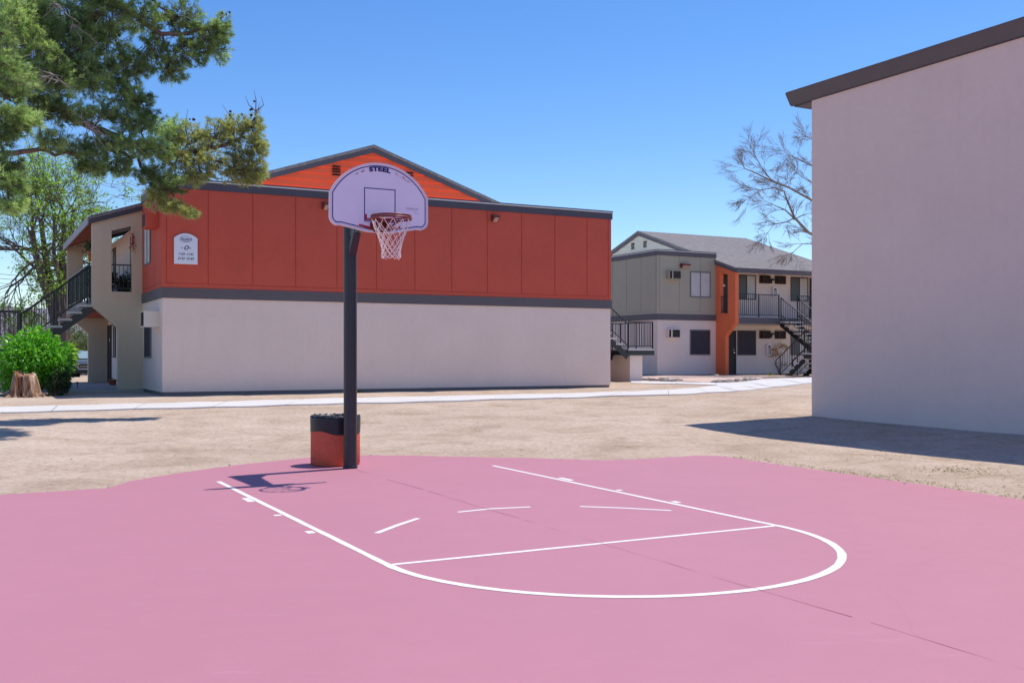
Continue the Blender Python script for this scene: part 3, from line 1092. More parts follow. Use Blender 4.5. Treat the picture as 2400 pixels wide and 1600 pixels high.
def flood_light(fr, a, z, label, w=.34, group=None):
    r_ = empty("flood_light", (0, 0, 0), 0, label=label, cat="lamp", group=group)
    mb = MB()
    mb.prism([[(0.0, 0), (0.06, -.02), (.24, .10), (.24, .16), (0, .20)]], a, a + w, Fr(fr.o + Vector((0, 0, z)), fr.n, fr.a))
    mb.build("case", M['flood'], r_)
    mb = MB()
    q = Fr(fr.o + Vector((0, 0, z)), fr.n, fr.a)
    mb.add([q.p(.068, a + .03, -.024), q.p(.236, a + .03, .088), q.p(.236, a + w - .03, .088), q.p(.068, a + w - .03, -.024),
            q.p(.072, a + .03, -.03), q.p(.240, a + .03, .082), q.p(.240, a + w - .03, .082), q.p(.072, a + w - .03, -.03)],
           [(0, 1, 2, 3), (7, 6, 5, 4), (0, 4, 5, 1), (1, 5, 6, 2), (2, 6, 7, 3), (3, 7, 4, 0)])
    mb.build("lens", M['flood_lens'], r_)
    return r_


mf = Fr(in_main(0, -.02, 0), U, -V)
flood_light(mf, 4.30, 5.08, "small brown floodlight under the dark fascia just left of the backboard", .17, "floodlights on the red block")
flood_light(mf, 9.62, 5.06, "small brown floodlight under the dark fascia right of the net", .20, "floodlights on the red block")
flood_light(rsu, 1.24, 4.86, "floodlight on grey green panels above the curtained window", .42)

# ------------------------------------------------------------------ text helper
def text_geo(s, size, shear=0.0, bold=0.0):
    cu = bpy.data.curves.new("lettering", 'FONT')
    cu.body = s; cu.size = size; cu.shear = shear; cu.offset = bold
    cu.align_x = 'CENTER'; cu.align_y = 'CENTER'; cu.resolution_u = 3
    ob = bpy.data.objects.new("lettering", cu)
    me = bpy.data.meshes.new_from_object(ob)
    vs = [v.co.copy() for v in me.vertices]; fs = [tuple(p.vertices) for p in me.polygons]
    bpy.data.objects.remove(ob); bpy.data.meshes.remove(me); bpy.data.curves.remove(cu)
    return vs, fs


def put_text(mb, fr, a, z, n, s, size, shear=0, bold=0, rot=0.0, wide=1.0, fit=None):
    vs, fs = text_geo(s, size, shear, bold)
    if fit:
        k = fit / (max(v.x for v in vs) - min(v.x for v in vs))
        for v in vs: v *= k
    for v in vs: v.x *= wide
    c, sn = math.cos(rot), math.sin(rot)
    mb.add([fr.p(a + v.x * c - v.y * sn, n, z + v.x * sn + v.y * c) for v in vs], fs)


# ---- sign on the red block
def sign():
    k0, k1 = .37, 1.045
    root = empty("address_sign", mf.p(0, 0, 0), 0, label="pale arched address sign with -O- and unit numbers on the red end panel", cat="sign")
    fr = Fr((0, 0, 0), U, -V)
    zb, zs, zt = 3.375, 4.065, 4.19
    a0, a1 = .283, .885
    c = (a0 + a1) / 2
    def arch(m):
        pts = [(a0 + m, zb + m), (a1 - m, zb + m), (a1 - m, zs)]
        for t in np.linspace(0, 1, 13)[1:-1]:
            x = a1 - m + (a0 - a1 + 2 * m) * t
            pts.append((x, zs + (zt - m - zs) * (1 - ((x - c) / ((a1 - a0) / 2 - m)) ** 2)))
        return pts + [(a0 + m, zs)]
    mb = MB(); mb.prism([arch(0)], .022, .042, fr); mb.build("border", M['sign_edge'], root)
    mb = MB(); mb.prism([arch(.02)], .042, .046, fr); mb.build("panel", M['sign_white'], root)
    mb = MB()
    ell = [(c + .155 * math.cos(t), 4.03 + .072 * math.sin(t)) for t in np.linspace(0, 2 * math.pi, 33)]
    mb.tube([fr.p(x, .048, z) for x, z in ell[:-1]], .004, 4, closed=True)
    put_text(mb, fr, c, 4.035, .049, "Standard", .10, .25, .003, fit=.285)
    for k in range(3):
        mb.box(c - .10 + .03 * k, c + .12 - .03 * k, .047, .049, 3.985 - .012 * k, 3.990 - .012 * k, fr)
    mb.build("logo", M['sign_logo'], root)
    mb = MB()
    put_text(mb, fr, c, 3.80, .049, "O", .20, .38, .006, fit=.125)
    mb.box(c - .125, c - .080, .047, .050, 3.795, 3.810, fr); mb.box(c + .085, c + .135, .047, .050, 3.790, 3.805, fr)
    put_text(mb, fr, c - .01, 3.635, .049, "1132 -1143", .105, .38, .002, fit=.385)
    put_text(mb, fr, c - .01, 3.520, .049, "2132 -2143", .105, .38, .002, fit=.42)
    mb.build("lettering", M['sign_ink'], root)


sign()

# ------------------------------------------------------------------ right hand building
def near_building():
    o = Vector((6.27, 21.6, .22))
    root = empty("stucco_building", o, TH, label="plain mauve beige stucco building with dark sloping fascia at the court's edge", cat="building")
    # local x = into the building (U), y = along the wall away from the camera (V)
    Wd, L, H = 9.0, 16.0, 6.57
    ow, oe = .575, .15
    pz = H + .333 * Wd / 2
    mb = MB()
    mb.prism([[(0, -.6), (Wd, -.6), (Wd, H + .10), (Wd / 2, pz + .10), (0, H + .10)]], -L, 0)
    mb.build("wall", M['rightwall'], root)
    for s_ in (0, 1):
        mb = MB()
        X = lambda x: x if s_ == 0 else Wd - x
        c = [(X(-.19), H + .30), (X(Wd / 2), pz + .30 + .06), (X(Wd / 2), pz + .20), (X(-.12), H + .20)]
        mb.prism([c], -L - ow, ow)
        o_ = mb.build("roof", M['shingle'], root)
        uv = o_.data.uv_layers.new(name="UVMap")
        for lp in o_.data.loops:
            co = o_.data.vertices[lp.vertex_index].co
            uv.data[lp.index].uv = (co.y, co.x)
        mb = MB()
        mb.prism([[(X(-.06), H + .035), (X(-.20), H + .275), (X(-.165), H + .30), (X(-.012), H + .06)]], -L - ow, ow + .003)
        mb.build("fascia", M['grey_trim'], root)
        mb = MB()
        mb.prism([[(X(-.004), H + .022), (X(-.055), H + .034), (X(-.02), H + .075), (X(-.004), H + .075)]], -L - ow, ow)
        mb.box(min(X(.0), X(.9)), max(X(.0), X(.9)), .003, ow - .06, H + .0, H + .05)
        mb.build("soffit", M['trim_dark'], root)
        mb = MB()
        mb.prism([[(X(-.03), H + .02), (X(-.03), H + .26), (X(Wd / 2), pz + .30), (X(Wd / 2), pz + .05)]], ow - .05, ow - .004)
        mb.build("rake_board", M['grey_trim'], root)
    return root


near_building()


# ------------------------------------------------------------------ basketball hoop
def hoop():
    base = Vector((-2.155, 13.76, 0))
    root = empty("basketball_hoop", base, 0, label="black gooseneck basketball hoop with white fan shaped backboard and net", cat="basketball hoop")
    up = Vector((0, 0, 1))
    mb = MB()
    pr = .088
    mb.tube([(0, 0, -.05), (0, 0, 3.60)], pr, 24)
    mb.build("pole", M['pole'], root)
    mb = MB(); mb.lathe([(pr + .002, .0), (pr + .012, .012), (pr + .006, .03), (pr, .04)], 24); mb.build("base_collar", M['pole'], root)
    fr = Fr((0, 0, 0), U, KW)
    B = 1.115
    mb = MB()
    # welded arm plate between pole head and board
    mb.prism([[(0.0, 3.05), (B - .10, 3.20), (B - .10, 3.58), (0.0, 3.66)]], -.045, .045, Fr((0, 0, 0), KW, U))
    mb.box(-.30, .30, B - .10, B - .045, 3.24, 3.60, fr)
    mb.build("arm", M['pole'], root)
    mb = MB()
    mb.bar(fr.p(.0, .06, 2.84), fr.p(.0, .42, 3.36), .10, .07)
    mb.build("brace", M['pole'], root)
    # backboard
    bz0 = 3.02
    prof = [(-.15, bz0), (.15, bz0), (.50, 3.085)]
    for t in np.linspace(0, 1, 7):
        a = R(-75 + 75 * t)
        prof.append((.53 + .112 * math.cos(a), 3.19 + .112 * math.sin(a)))
    Rr, zc = .714, 3.877 - .714
    a_end = math.asin((3.48 - zc) / Rr)
    for t in np.linspace(a_end, math.pi - a_end, 25):
        prof.append((Rr * math.cos(t), zc + Rr * math.sin(t)))
    prof += [(-x, z) for x, z in prof[3:10][::-1]] + [(-.50, 3.085)]
    mb = MB(); mb.prism([prof], B - .035, B, fr)
    board = mb.build("backboard", M['board'], root)

    def inset(d):
        n = len(prof); out = []
        for i in range(n):
            a, b, c = Vector(prof[i - 1]), Vector(prof[i]), Vector(prof[(i + 1) % n])
            t = ((b - a).normalized() + (c - b).normalized()).normalized()
            out.append(b + Vector((-t.y, t.x)) * d)
        return out
    i1, i2 = inset(.030), inset(.042)
    n = len(prof)
    mb = MB(); mb.add([fr.p(p.x, B + .002, p.y) for p in i1] + [fr.p(p.x, B + .002, p.y) for p in i2], [(i, (i + 1) % n, (i + 1) % n + n, i + n) for i in range(n)])
    mb.build("border_line", M['blue_ink'], board)
    rm = inset(-.002); rm2 = inset(.014)
    mb = MB()
    m_ = len(rm)
    mb.add([fr.p(p.x, B + .010, p.y) for p in rm] + [fr.p(p.x, B + .010, p.y) for p in rm2] + [fr.p(p.x, B - .04, p.y) for p in rm] + [fr.p(p.x, B, p.y) for p in rm2],
           [(i, (i + 1) % m_, (i + 1) % m_ + m_, i + m_) for i in range(m_)] + [(i, (i + 1) % m_, (i + 1) % m_ + 2 * m_, i + 2 * m_) for i in range(m_)] + [(i + m_, (i + 1) % m_ + m_, (i + 1) % m_ + 3 * m_, i + 3 * m_) for i in range(m_)])
    mb.build("rolled_edge", painted('white_rolled_edge', (.74, .66, .72), .45, .4, .05), board)
    mb = MB()
    a0, a1, z0, z1, w = -.205, .206, 3.147, 3.563, .011
    for x0, x1, y0, y1 in ((a0, a1, z0, z0 + w), (a0, a1, z1 - w, z1), (a0, a0 + w, z0 + w, z1 - w), (a1 - w, a1, z0 + w, z1 - w)):
        mb.box(x0, x1, B, B + .0025, y0, y1, fr)
    mb.build("target_square", M['blue_ink'], board)
    mb = MB()
    word, ang = "STEEL", [10.4, 5.3, 0, -5.2, -10.2]
    for ch, a in zip(word, ang):
        rr = .714 - .078
        t = R(90 + a)
        put_text(mb, fr, rr * math.cos(t), zc + rr * math.sin(t), B + .0035, ch, .072, 0, .0045, R(a), 1.42)
    mb.build("lettering", M['blue_ink'], board)
    mb = MB()
    put_text(mb, fr, .43, 3.335, B + .003, "MADE IN", .043, 0, .0)
    mb.box(.47, .52, B, B + .002, 3.275, 3.281, fr); mb.box(.46, .485, B, B + .002, 3.300, 3.305, fr)
    mb.build("faded_print", M['faded_grey'], board)
    mb = MB()
    mb.box(-.192, -.168, B, B + .0022, 3.165, 3.235, fr); mb.box(-.168, -.10, B, B + .0022, 3.165, 3.187, fr)
    mb.box(.168, .190, B, B + .0022, 3.165, 3.235, fr); mb.box(.10, .168, B, B + .0022, 3.165, 3.187, fr)
    mb.prism([[(-.275, 3.092), (-.10, 3.050), (-.10, 3.078), (-.270, 3.112)]], B, B + .0022, fr)
    mb.prism([[(.275, 3.092), (.10, 3.050), (.10, 3.078), (.270, 3.112)]], B, B + .0022, fr)
    mb.build("red_marks", M['red_ink'], board)
    mb = MB()
    for a, da in ((24, 7), (20, 2), (-25, 6), (-31, 3), (-38, 2)):
        for k in range(5):
            t = R(90 + a + random.uniform(-da, da)); rr = .714 - random.uniform(.07, .095)
            x, z = rr * math.cos(t), zc + rr * math.sin(t)
            l = random.uniform(.008, .026)
            ta = t - math.pi / 2
            mb.add([fr.p(x - l * math.cos(ta), B + .002, z - l * math.sin(ta)), fr.p(x + l * math.cos(ta), B + .002, z + l * math.sin(ta)),
                    fr.p(x + l * math.cos(ta) * .8, B + .002, z + l * math.sin(ta) + .006), fr.p(x - l * math.cos(ta) * .7, B + .002, z - l * math.sin(ta) + .007)], [(0, 1, 2, 3)])
    mb.build("scuff", M['faded_red'], board)
    # rim with its bracket
    rz, RR = 3.175, .236
    rc = B + .15 + RR
    mb = MB()
    ring = lambda r_, z_: [fr.p(r_ * math.cos(t), rc + r_ * math.sin(t), z_) for t in np.linspace(0, 2 * math.pi, 41)[:-1]]
    mb.tube(ring(RR, rz), .0125, 8, closed=True)
    mb.tube(ring(RR + .008, rz - .028), .0125, 8, closed=True)
    for k in range(12):
        t = 2 * math.pi * (k + .5) / 12
        mb.tube([fr.p((RR + dr) * math.cos(t), rc + (RR + dr) * math.sin(t), rz + dz) for dr, dz in ((-.004, -.012), (-.012, -.034), (.004, -.046), (.014, -.034))], .004, 5)
    rim = mb.build("rim", M['rim'], root)
    mb = MB()
    mb.box(-.085, .085, B + .003, B + .014, 3.02, 3.19, fr)
    mb.box(-.13, .13, B + .0035, B + .012, 3.045, 3.135, fr)
    mb.box(-.075, .075, B + .014, rc - RR + .012, rz - .018, rz - .006, fr)
    for s_ in (-1, 1):
        mb.bar(fr.p(s_ * .07, B + .014, 3.05), fr.p(s_ * .17, rc - .16, rz - .03), .022, .014)
        mb.prism([[(B + .014, rz - .018), (rc - RR + .03, rz - .018), (B + .014, 3.03)]], s_ * .07 - .004, s_ * .07 + .004, Fr((0, 0, 0), KW, U))
    mb.build("bracket", M['rim'], rim)
    # net: crossing cords
    mb = MB()
    K, rows = 12, [(.0, .232), (-.10, .205), (-.175, .170), (-.24, .142), (-.30, .124), (-.345, .115), (-.39, .112), (-.43, .117)]
    pt = lambda k, j: fr.p(rows[j][1] * math.cos(2 * math.pi * k / K + .26), rc + rows[j][1] * math.sin(2 * math.pi * k / K + .26), rz - .045 + rows[j][0] + (.008 * math.sin(k * 2.1 + j)))
    for k in range(K):
        for s_ in (-1, 1):
            pts = [pt(k + s_ * .5 * j if j else k, j) for j in range(len(rows))]
            mb.tube(pts, .0042, 5)
    for k in range(K):
        # loose loops along the hem
        a, b = pt(k + .5, len(rows) - 1), pt(k + 1.5, len(rows) - 1)
        m2 = (a + b) / 2 - up * random.uniform(.022, .04)
        mb.tube([a, a.lerp(m2, .6) - up * .006, m2, b.lerp(m2, .6) - up * .006, b], .0042, 5)
        for j in (2, 3, 4, 5):
            p = pt(k + .5 * (j % 2), j)
            mb.tube([p - up * .008, p + up * .008], .0072, 5)
    mb.build("net", M['net'], root)


hoop()


# ------------------------------------------------------------------ litter bin and its bag
def bin_():
    c = Vector((-2.432, 14.22, 0))
    root = empty("litter_bin", c, R(12), label="round orange litter bin standing behind the hoop pole", cat="litter bin")
    n = 8
    prof = [(.0, .0), (.318, .0), (.336, .022), (.336, .600), (.322, .625), (.29, .625), (.285, .20), (0, .20)]
    mb = MB(); mb.lathe(prof, 24, smooth=True)
    mb.build("shell", M['can'], root)
    bag = empty("bin_bag", c + Vector((0, 0, .45)), R(12), label="black plastic bag folded over the top of the orange bin", cat="bag")
    mb = MB()
    m = 64
    def oct(t, r):
        return r * (1 + .004 * math.cos(8 * t))
    rows = []
    for i, (r, z) in enumerate([(.3385, .0), (.340, .10), (.341, .19), (.338, .218), (.322, .226), (.295, .228), (.275, .20), (.262, .08), (.22, .02), (0.02, .03)]):
        for k in range(m):
            t = 2 * math.pi * k / m
            w = 1 + (.003 * math.sin(9 * t + i) + .003 * math.sin(23 * t + 2 * i))
            zz = z
            if i == 0: zz += .022 * math.sin(2 * t + .6) + .012 * math.sin(5 * t)
            if 3 <= i <= 6: zz += .012 * math.sin(17 * t + i * 1.7) + random.uniform(-.008, .010)
            if i >= 8: zz += random.uniform(-.03, .05)
            rr = oct(t, r) * w if i < 8 else r * w
            rows.append((rr * math.cos(t), rr * math.sin(t), zz))
    fs = []
    for i in range(9):
        for k in range(m):
            k2 = (k + 1) % m
            fs.append((i * m + k, i * m + k2, (i + 1) * m + k2, (i + 1) * m + k))
    mb.add(rows, fs, 0, True)
    mb.build("film", M['bag'], bag)
    # crumpled rubbish edge of the bag
    mb = MB()
    for k in range(26):
        t = random.uniform(0, 2 * math.pi); r = random.uniform(.12, .29)
        p = Vector((r * math.cos(t), r * math.sin(t), .195 + random.uniform(0, .012)))
        q = [p + Vector((random.uniform(-.04, .04), random.uniform(-.04, .04), random.uniform(-.02, .022))) for _ in range(4)]
        mb.add(q, [(0, 1, 2), (0, 2, 3), (0, 3, 1)])
    mb.build("crumpled_top", M['bag'], bag)


bin_()


# ------------------------------------------------------------------ vegetation
def leaves(centers, dirs, size, width, tint, name, mat, parent=None, droop=.15, fold=.25):
    """one two-triangle bent leaf per centre; arrays of n"""
    n = len(centers)
    d = dirs / np.maximum(np.linalg.norm(dirs, axis=1, keepdims=True), 1e-6)
    r = rng.normal(size=(n, 3)); s = np.cross(d, r); s /= np.maximum(np.linalg.norm(s, axis=1, keepdims=True), 1e-6)
    nn = np.cross(s, d)
    L = (size * rng.uniform(.65, 1.3, n))[:, None]; Wd = (width * rng.uniform(.7, 1.3, n))[:, None]
    a = centers
    b = centers + d * L * .5 + s * Wd * .5 + nn * Wd * fold
    c = centers + d * L; c[:, 2] -= (L[:, 0] * droop)
    e_ = centers + d * L * .5 - s * Wd * .5 + nn * Wd * fold
    v = np.stack([a, b, c, e_], 1).reshape(-1, 3)
    i = np.arange(n) * 4
    f = np.concatenate([np.stack([i, i + 1, i + 2], 1), np.stack([i, i + 2, i + 3], 1)])
    return npmesh(name, v, f, mat, parent, np.repeat(tint, 4))


def grow(mb, p, d, length, rad, depth, spec, tips, rnd):
    """recursive limb; spec: (children range, spread, shrink, gravity, sides)"""
    n = 5 if depth > 1 else 4
    pts, rads = [p], [rad]
    q, dd = Vector(p), Vector(d).normalized()
    for i in range(n):
        dd = (dd + Vector((rnd.gauss(0, spec['wob']), rnd.gauss(0, spec['wob']), rnd.gauss(0, spec['wob']) + spec['lift'] * (.5 if depth > 1 else 1)))).normalized()
        q = q + dd * (length / n)
        pts.append(q.copy()); rads.append(rad * (1 - (1 - spec['taper']) * (i + 1) / n))
    mb.tube(pts, rads, 7 if rad > .06 else (5 if rad > .02 else 3), cap=False)
    if depth == 0:
        tips.append((pts[-1], dd)); tips.append((pts[-3], dd)); tips.append((pts[-2], dd))
        return
    k = rnd.randint(*spec['kids'])
    for j in range(k):
        t = rnd.uniform(.35, 1.0) if j else 1.0
        i = min(n, max(1, round(t * n)))
        s_ = dd.orthogonal().normalized()
        s_.rotate(Matrix.Rotation(rnd.uniform(0, 2 * math.pi), 3, dd))
        nd = (dd * 1.0 + s_ * rnd.uniform(*spec['spread'])).normalized()
        grow(mb, pts[i], nd, length * rnd.uniform(*spec['shrink']), max(rads[i] * rnd.uniform(.5, .75), spec['minr']), depth - 1, spec, tips, rnd)
    if depth <= spec.get('leafdepth', 1): tips.append((pts[-1], dd))


# ---- the big pine: trunk out of the frame, drooping boughs with needle tufts
def pine():
    rnd = random.Random(5)
    base = Vector((-13.6, 20.3, gz(-13.6, 20.3)))
    root = empty("pine_tree", base, 0, label="large green pine with drooping boughs of needles and dark cones", cat="tree")
    T = lambda p: Vector(p) - base
    mb = MB()
    tr = [base, base + Vector((.1, .1, 3)), base + Vector((.4, 0, 6)), base + Vector((.3, .3, 9)), base + Vector((.7, .2, 12)), base + Vector((.6, .2, 14.5))]
    mb.tube([T(p) for p in tr], [.42, .34, .30, .24, .15, .05], 12)
    mb.build("trunk", M['bark_pine'], root)
    clumps = [(70, 60, 80, 50, 19.3), (140, 85, 70, 45, 19.9), (215, 65, 70, 45, 20.2), (95, 160, 75, 45, 18.9), (25, 45, 60, 55, 18.4), (30, 190, 60, 45, 17.6), (170, 165, 60, 40, 19.8), (260, 165, 50, 40, 20.4), (90, 250, 55, 35, 18.8), (40, 10, 80, 60, 19), (150, 30, 85, 60, 20), (250, 25, 70, 55, 20), (340, 40, 65, 50, 20.5), (420, 40, 55, 45, 20.8), (470, 85, 50, 45, 21), (515, 70, 32, 36, 21), (500, 118, 38, 36, 21.2),
              (430, 125, 50, 40, 20.8), (360, 125, 55, 45, 20.6), (300, 160, 45, 40, 20.6), (395, 170, 38, 22, 20.9),
              (60, 110, 75, 55, 18.5), (160, 120, 70, 55, 19.5), (250, 105, 60, 45, 20.5), (110, 200, 80, 48, 19), (200, 190, 65, 45, 19.6), (285, 215, 48, 40, 20.2), (330, 235, 36, 40, 20.6),
              (150, 262, 60, 34, 19.2), (230, 262, 52, 34, 20.0), (305, 285, 50, 34, 20.4), (345, 285, 34, 30, 20.8), (395, 305, 42, 36, 21.3), (440, 325, 46, 36, 21.5),
              (500, 320, 44, 38, 21.7), (548, 300, 36, 34, 21.9), (590, 300, 30, 38, 22), (606, 350, 26, 30, 22), (600, 395, 32, 26, 22), (560, 360, 38, 40, 21.9), (545, 400, 42, 30, 21.8), (585, 420, 30, 18, 22),
              (480, 375, 50, 40, 21.5), (420, 375, 46, 40, 21.3), (470, 415, 46, 22, 21.4), (370, 350, 46, 40, 20.9), (350, 405, 42, 34, 20.8), (395, 430, 42, 32, 21.0), (365, 465, 32, 30, 20.9), (410, 485, 36, 18, 21.0), (445, 500, 18, 10, 21.0),
              (320, 340, 50, 34, 20.6), (255, 340, 56, 36, 20.1), (190, 350, 54, 36, 19.7), (270, 385, 50, 26, 20.2), (210, 395, 40, 22, 19.8), (120, 330, 40, 26, 19.0),
              (12, 150, 34, 36, 16.2), (14, 205, 40, 28, 16.0), (20, 270, 50, 34, 15.8), (62, 285, 40, 30, 16.0), (8, 320, 36, 24, 15.8), (12, 385, 34, 26, 15.8), (25, 425, 42, 30, 15.6), (22, 480, 40, 24, 15.6), (-5, 90, 40, 50, 16.5),
              (350, -50, 70, 45, 20.2), (430, -80, 70, 50, 20.0), (500, -75, 60, 42, 20.1), (545, -95, 50, 42, 19.8), (480, -130, 70, 50, 19.7), (390, -130, 70, 50, 19.5), (300, -90, 70, 50, 20.0), (530, -170, 55, 50, 19.5), (450, -200, 70, 50, 19.3), (570, -140, 45, 45, 19.6), (560, -220, 60, 50, 19.2), (330, -190, 70, 50, 20.0), (220, -60, 70, 50, 19.6), (230, -150, 70, 60, 19.6)]
    # boughs
    bough = [
        ([tr[3], W(-200, -150, 19.5), W(120, -50, 19.8), W(300, 25, 20.3), W(400, 95, 20.6), W(500, 60, 21)], .13),
        ([tr[3], W(-150, 40, 19.2), W(60, 90, 19.2), W(190, 150, 19.8), W(300, 190, 20.4)], .12),
        ([tr[2], W(-200, 160, 19.5), W(40, 215, 19.4), W(140, 255, 19.8), W(240, 310, 20.2), W(340, 345, 20.8), W(450, 355, 21.4), W(560, 330, 21.9), W(600, 260, 22)], .13),
        ([tr[2], W(-200, 330, 19.5), W(20, 362, 19.2), W(110, 355, 19.3), W(220, 365, 19.9)], .10),
        ([W(220, 310, 20.1), W(320, 380, 20.7), W(380, 430, 20.9), W(440, 500, 21)], .05),
        ([W(450, 355, 21.4), W(540, 390, 21.8), W(610, 415, 22)], .035),
        ([tr[2], W(-220, 150, 16.5), W(-60, 230, 16), W(30, 270, 15.9), W(70, 285, 16)], .08),
        ([tr[2], W(-220, 340, 16.5), W(-60, 400, 15.8), W(25, 430, 15.6)], .07),
        ([W(-60, 230, 16), W(-20, 170, 16.2), W(12, 150, 16.2)], .03),
        ([W(120, -50, 19.8), W(260, -60, 20), W(380, 20, 20.5), W(430, 70, 20.7)], .05),
    ]
    mb = MB()
    nodes = []
    for pts, r0 in bough:
        # smooth the polyline and let it wander a little
        q = []
        for a, b in zip(pts, pts[1:]):
            for k in range(5): q.append(a.lerp(b, k / 5))
        q.append(pts[-1])
        for _ in range(2): q = [q[0]] + [(q[i - 1] + q[i] * 2 + q[i + 1]) / 4 for i in range(1, len(q) - 1)] + [q[-1]]
        q = [p + Vector((rnd.gauss(0, .03), rnd.gauss(0, .03), rnd.gauss(0, .03))) for p in q]
        mb.tube([T(p) for p in q], [r0 * (1 - .85 * i / (len(q) - 1)) for i in range(len(q))], 7)
        nodes += q
    C, Dr, Tn = [], [], []
    cones = []
    extra = []
    for _ in range(150):
        # rest of the crown, round the trunk and above the frame
        a = rnd.uniform(0, 2 * math.pi); rr = rnd.uniform(1.0, 5.2); z = rnd.uniform(5.0, 14.5)
        rr *= max(.25, min(1, (15.2 - z) / 5))
        p = base + Vector((rr * math.cos(a), rr * math.sin(a), z))
        px, py = 1200 + F * p.x / p.y, HY - F * (p.z - CAMZ) / p.y
        if px > -60 and py > -40: continue
        extra.append((px, py, 70, 55, p.y))
    for ci, (px, py, rx, ry, dep) in enumerate(clumps + extra):
        c = W(px, py, dep)
        s_ = dep / F * 1.08
        ra = Vector((rx * s_, max(.35, .9 * rx * s_), ry * s_))
        inframe = ci < len(clumps)
        src = (min(nodes, key=lambda q: (q - c).length) if py > 0 else c + Vector((-.7, .2, -.05))) if inframe else Vector((base.x + .4, base.y + .1, c.z - .5))
        mid_ = src.lerp(c, .55) + Vector((rnd.gauss(0, .05), rnd.gauss(0, .05), rnd.gauss(0, .05)))
        out = (c - src)
        out = Vector((out.x + .25, out.y * .6, out.z * .5 + .05)).normalized()
        tipc = c + Vector((out.x * ra.x, out.y * ra.y, out.z * ra.z)) * .75
        ax_ = [src, mid_, c, tipc]
        mb.tube([T(q) for q in ax_], [.022, .016, .010, .004] if py > 0 else [.010, .008, .006, .003], 4, cap=False)
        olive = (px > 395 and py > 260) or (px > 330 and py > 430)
        shade = rnd.gauss(0, .10)
        nt = int(27 + 44 * (rx * ry) / 2000) if inframe else 26
        for k in range(nt):
            u = Vector((rnd.gauss(0, 1), rnd.gauss(0, 1), rnd.gauss(0, .9))).normalized()
            rad = rnd.uniform(.12, 1.0) ** .5
            e_ = c + Vector((u.x * ra.x, u.y * ra.y, u.z * ra.z)) * rad
            # every twig leaves the branchlet a little behind its own tip
            tq = rnd.uniform(0, 1)
            st = mid_.lerp(c, tq) if rnd.random() < .5 else c.lerp(tipc, tq * .8)
            st = st.lerp(e_, rnd.uniform(.1, .5)) - out * rnd.uniform(.0, .12)
            m2 = st.lerp(e_, .6) + Vector((rnd.gauss(0, .03), rnd.gauss(0, .03), -.035))
            if inframe: mb.tube([T(st), T(m2), T(e_)], [.007, .006, .004], 3, cap=False)
            dd = ((e_ - m2).normalized() * .7 + out * .5 + Vector((0, 0, rnd.uniform(-.1, .35)))).normalized()
            bright = .42 + shade * 1.3 + rnd.gauss(0, .15)
            nn = 4 if inframe else 1
            for j in range(nn):
                cpt = e_.lerp(m2, j * .30) + Vector((rnd.gauss(0, .02), rnd.gauss(0, .02), rnd.gauss(0, .02)))
                m_ = 15 if inframe else 12
                for _ in range(m_):
                    v_ = dd * rnd.uniform(.4, 1.1) + Vector((rnd.gauss(0, .46), rnd.gauss(0, .46), rnd.gauss(0, .46)))
                    C.append(T(cpt)); Dr.append(v_)
                    b_ = bright + rnd.gauss(0, .07)
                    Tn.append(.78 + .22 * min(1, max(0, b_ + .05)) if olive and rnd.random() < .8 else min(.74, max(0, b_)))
            if inframe and rnd.random() < (.16 if py < 130 or (px > 520 and py < 340) else .04): cones.append(e_ + Vector((rnd.gauss(0, .04), rnd.gauss(0, .04), .02)))
    # bare twigs sticking out near the tips, with cones
    for (px, py, dep) in ((590, 262, 22), (608, 240, 22), (575, 225, 22), (595, 210, 22), (612, 225, 22), (545, 60, 21), (535, 25, 21), (520, 40, 21), (440, 255, 21.4), (520, 245, 21.8)):
        e_ = W(px, py, dep)
        src = min(nodes, key=lambda q: (q - e_).length)
        m2 = src.lerp(e_, .6) + Vector((rnd.gauss(0, .06), rnd.gauss(0, .06), -.05))
        mb.tube([T(src), T(m2), T(e_)], [.012, .008, .003], 4, cap=False)
        for k in range(4):
            cones.append(src.lerp(e_, rnd.uniform(.55, .95)) + Vector((rnd.gauss(0, .05), rnd.gauss(0, .05), rnd.gauss(0, .04))))
    mb.build("bough", M['bark_pine'], root, fix=False)
    # grey dead twigs inside
    for (px, py, dep) in ((80, 165, 18.6), (150, 205, 19.0), (165, 200, 19.0), (60, 150, 18.4), (250, 320, 19.6), (235, 305, 19.6), (170, 40, 19.4), (205, 85, 19.8)):
        o = W(px, py, dep) - Vector((0, .7, 0))
        mb = MB()
        for k in range(7):
            e_ = o + Vector((rnd.uniform(-.35, .45), rnd.uniform(-.3, .3), rnd.uniform(-.4, .22)))
            m2 = o.lerp(e_, .5) + Vector((rnd.gauss(0, .05), 0, rnd.gauss(0, .05)))
            mb.tube([T(o), T(m2), T(e_)], [.011, .008, .003], 4, cap=False)
        mb.build("dead_twig", M['dead_twig'], root, fix=False)
    mb = MB()
    mb.lathe([(.002, -.034), (.026, -.013), (.024, .011), (.002, .040)], 7)
    c0 = mb.build("pine_cone", M['cone'], root, fix=False)
    cones = [p for p in cones if 0 < 1200 + F * p.x / p.y < 660 and 0 < HY - F * (p.z - CAMZ) / p.y < 520]
    rnd.shuffle(cones)
    for k, p in enumerate(cones[:90]):
        o = c0 if k == 0 else c0.copy()
        if k: col.objects.link(o); o.parent = root
        o.location = T(p); q = rnd.uniform(.75, 1.25); o.scale = (q, q, q); o.rotation_euler = (rnd.uniform(0, 3), rnd.uniform(0, 3), 0)
    C = np.array([tuple(c) for c in C]); Dr = np.array([tuple(c) for c in Dr]); Tn = np.array(Tn)
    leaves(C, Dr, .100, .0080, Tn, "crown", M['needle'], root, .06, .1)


pine()


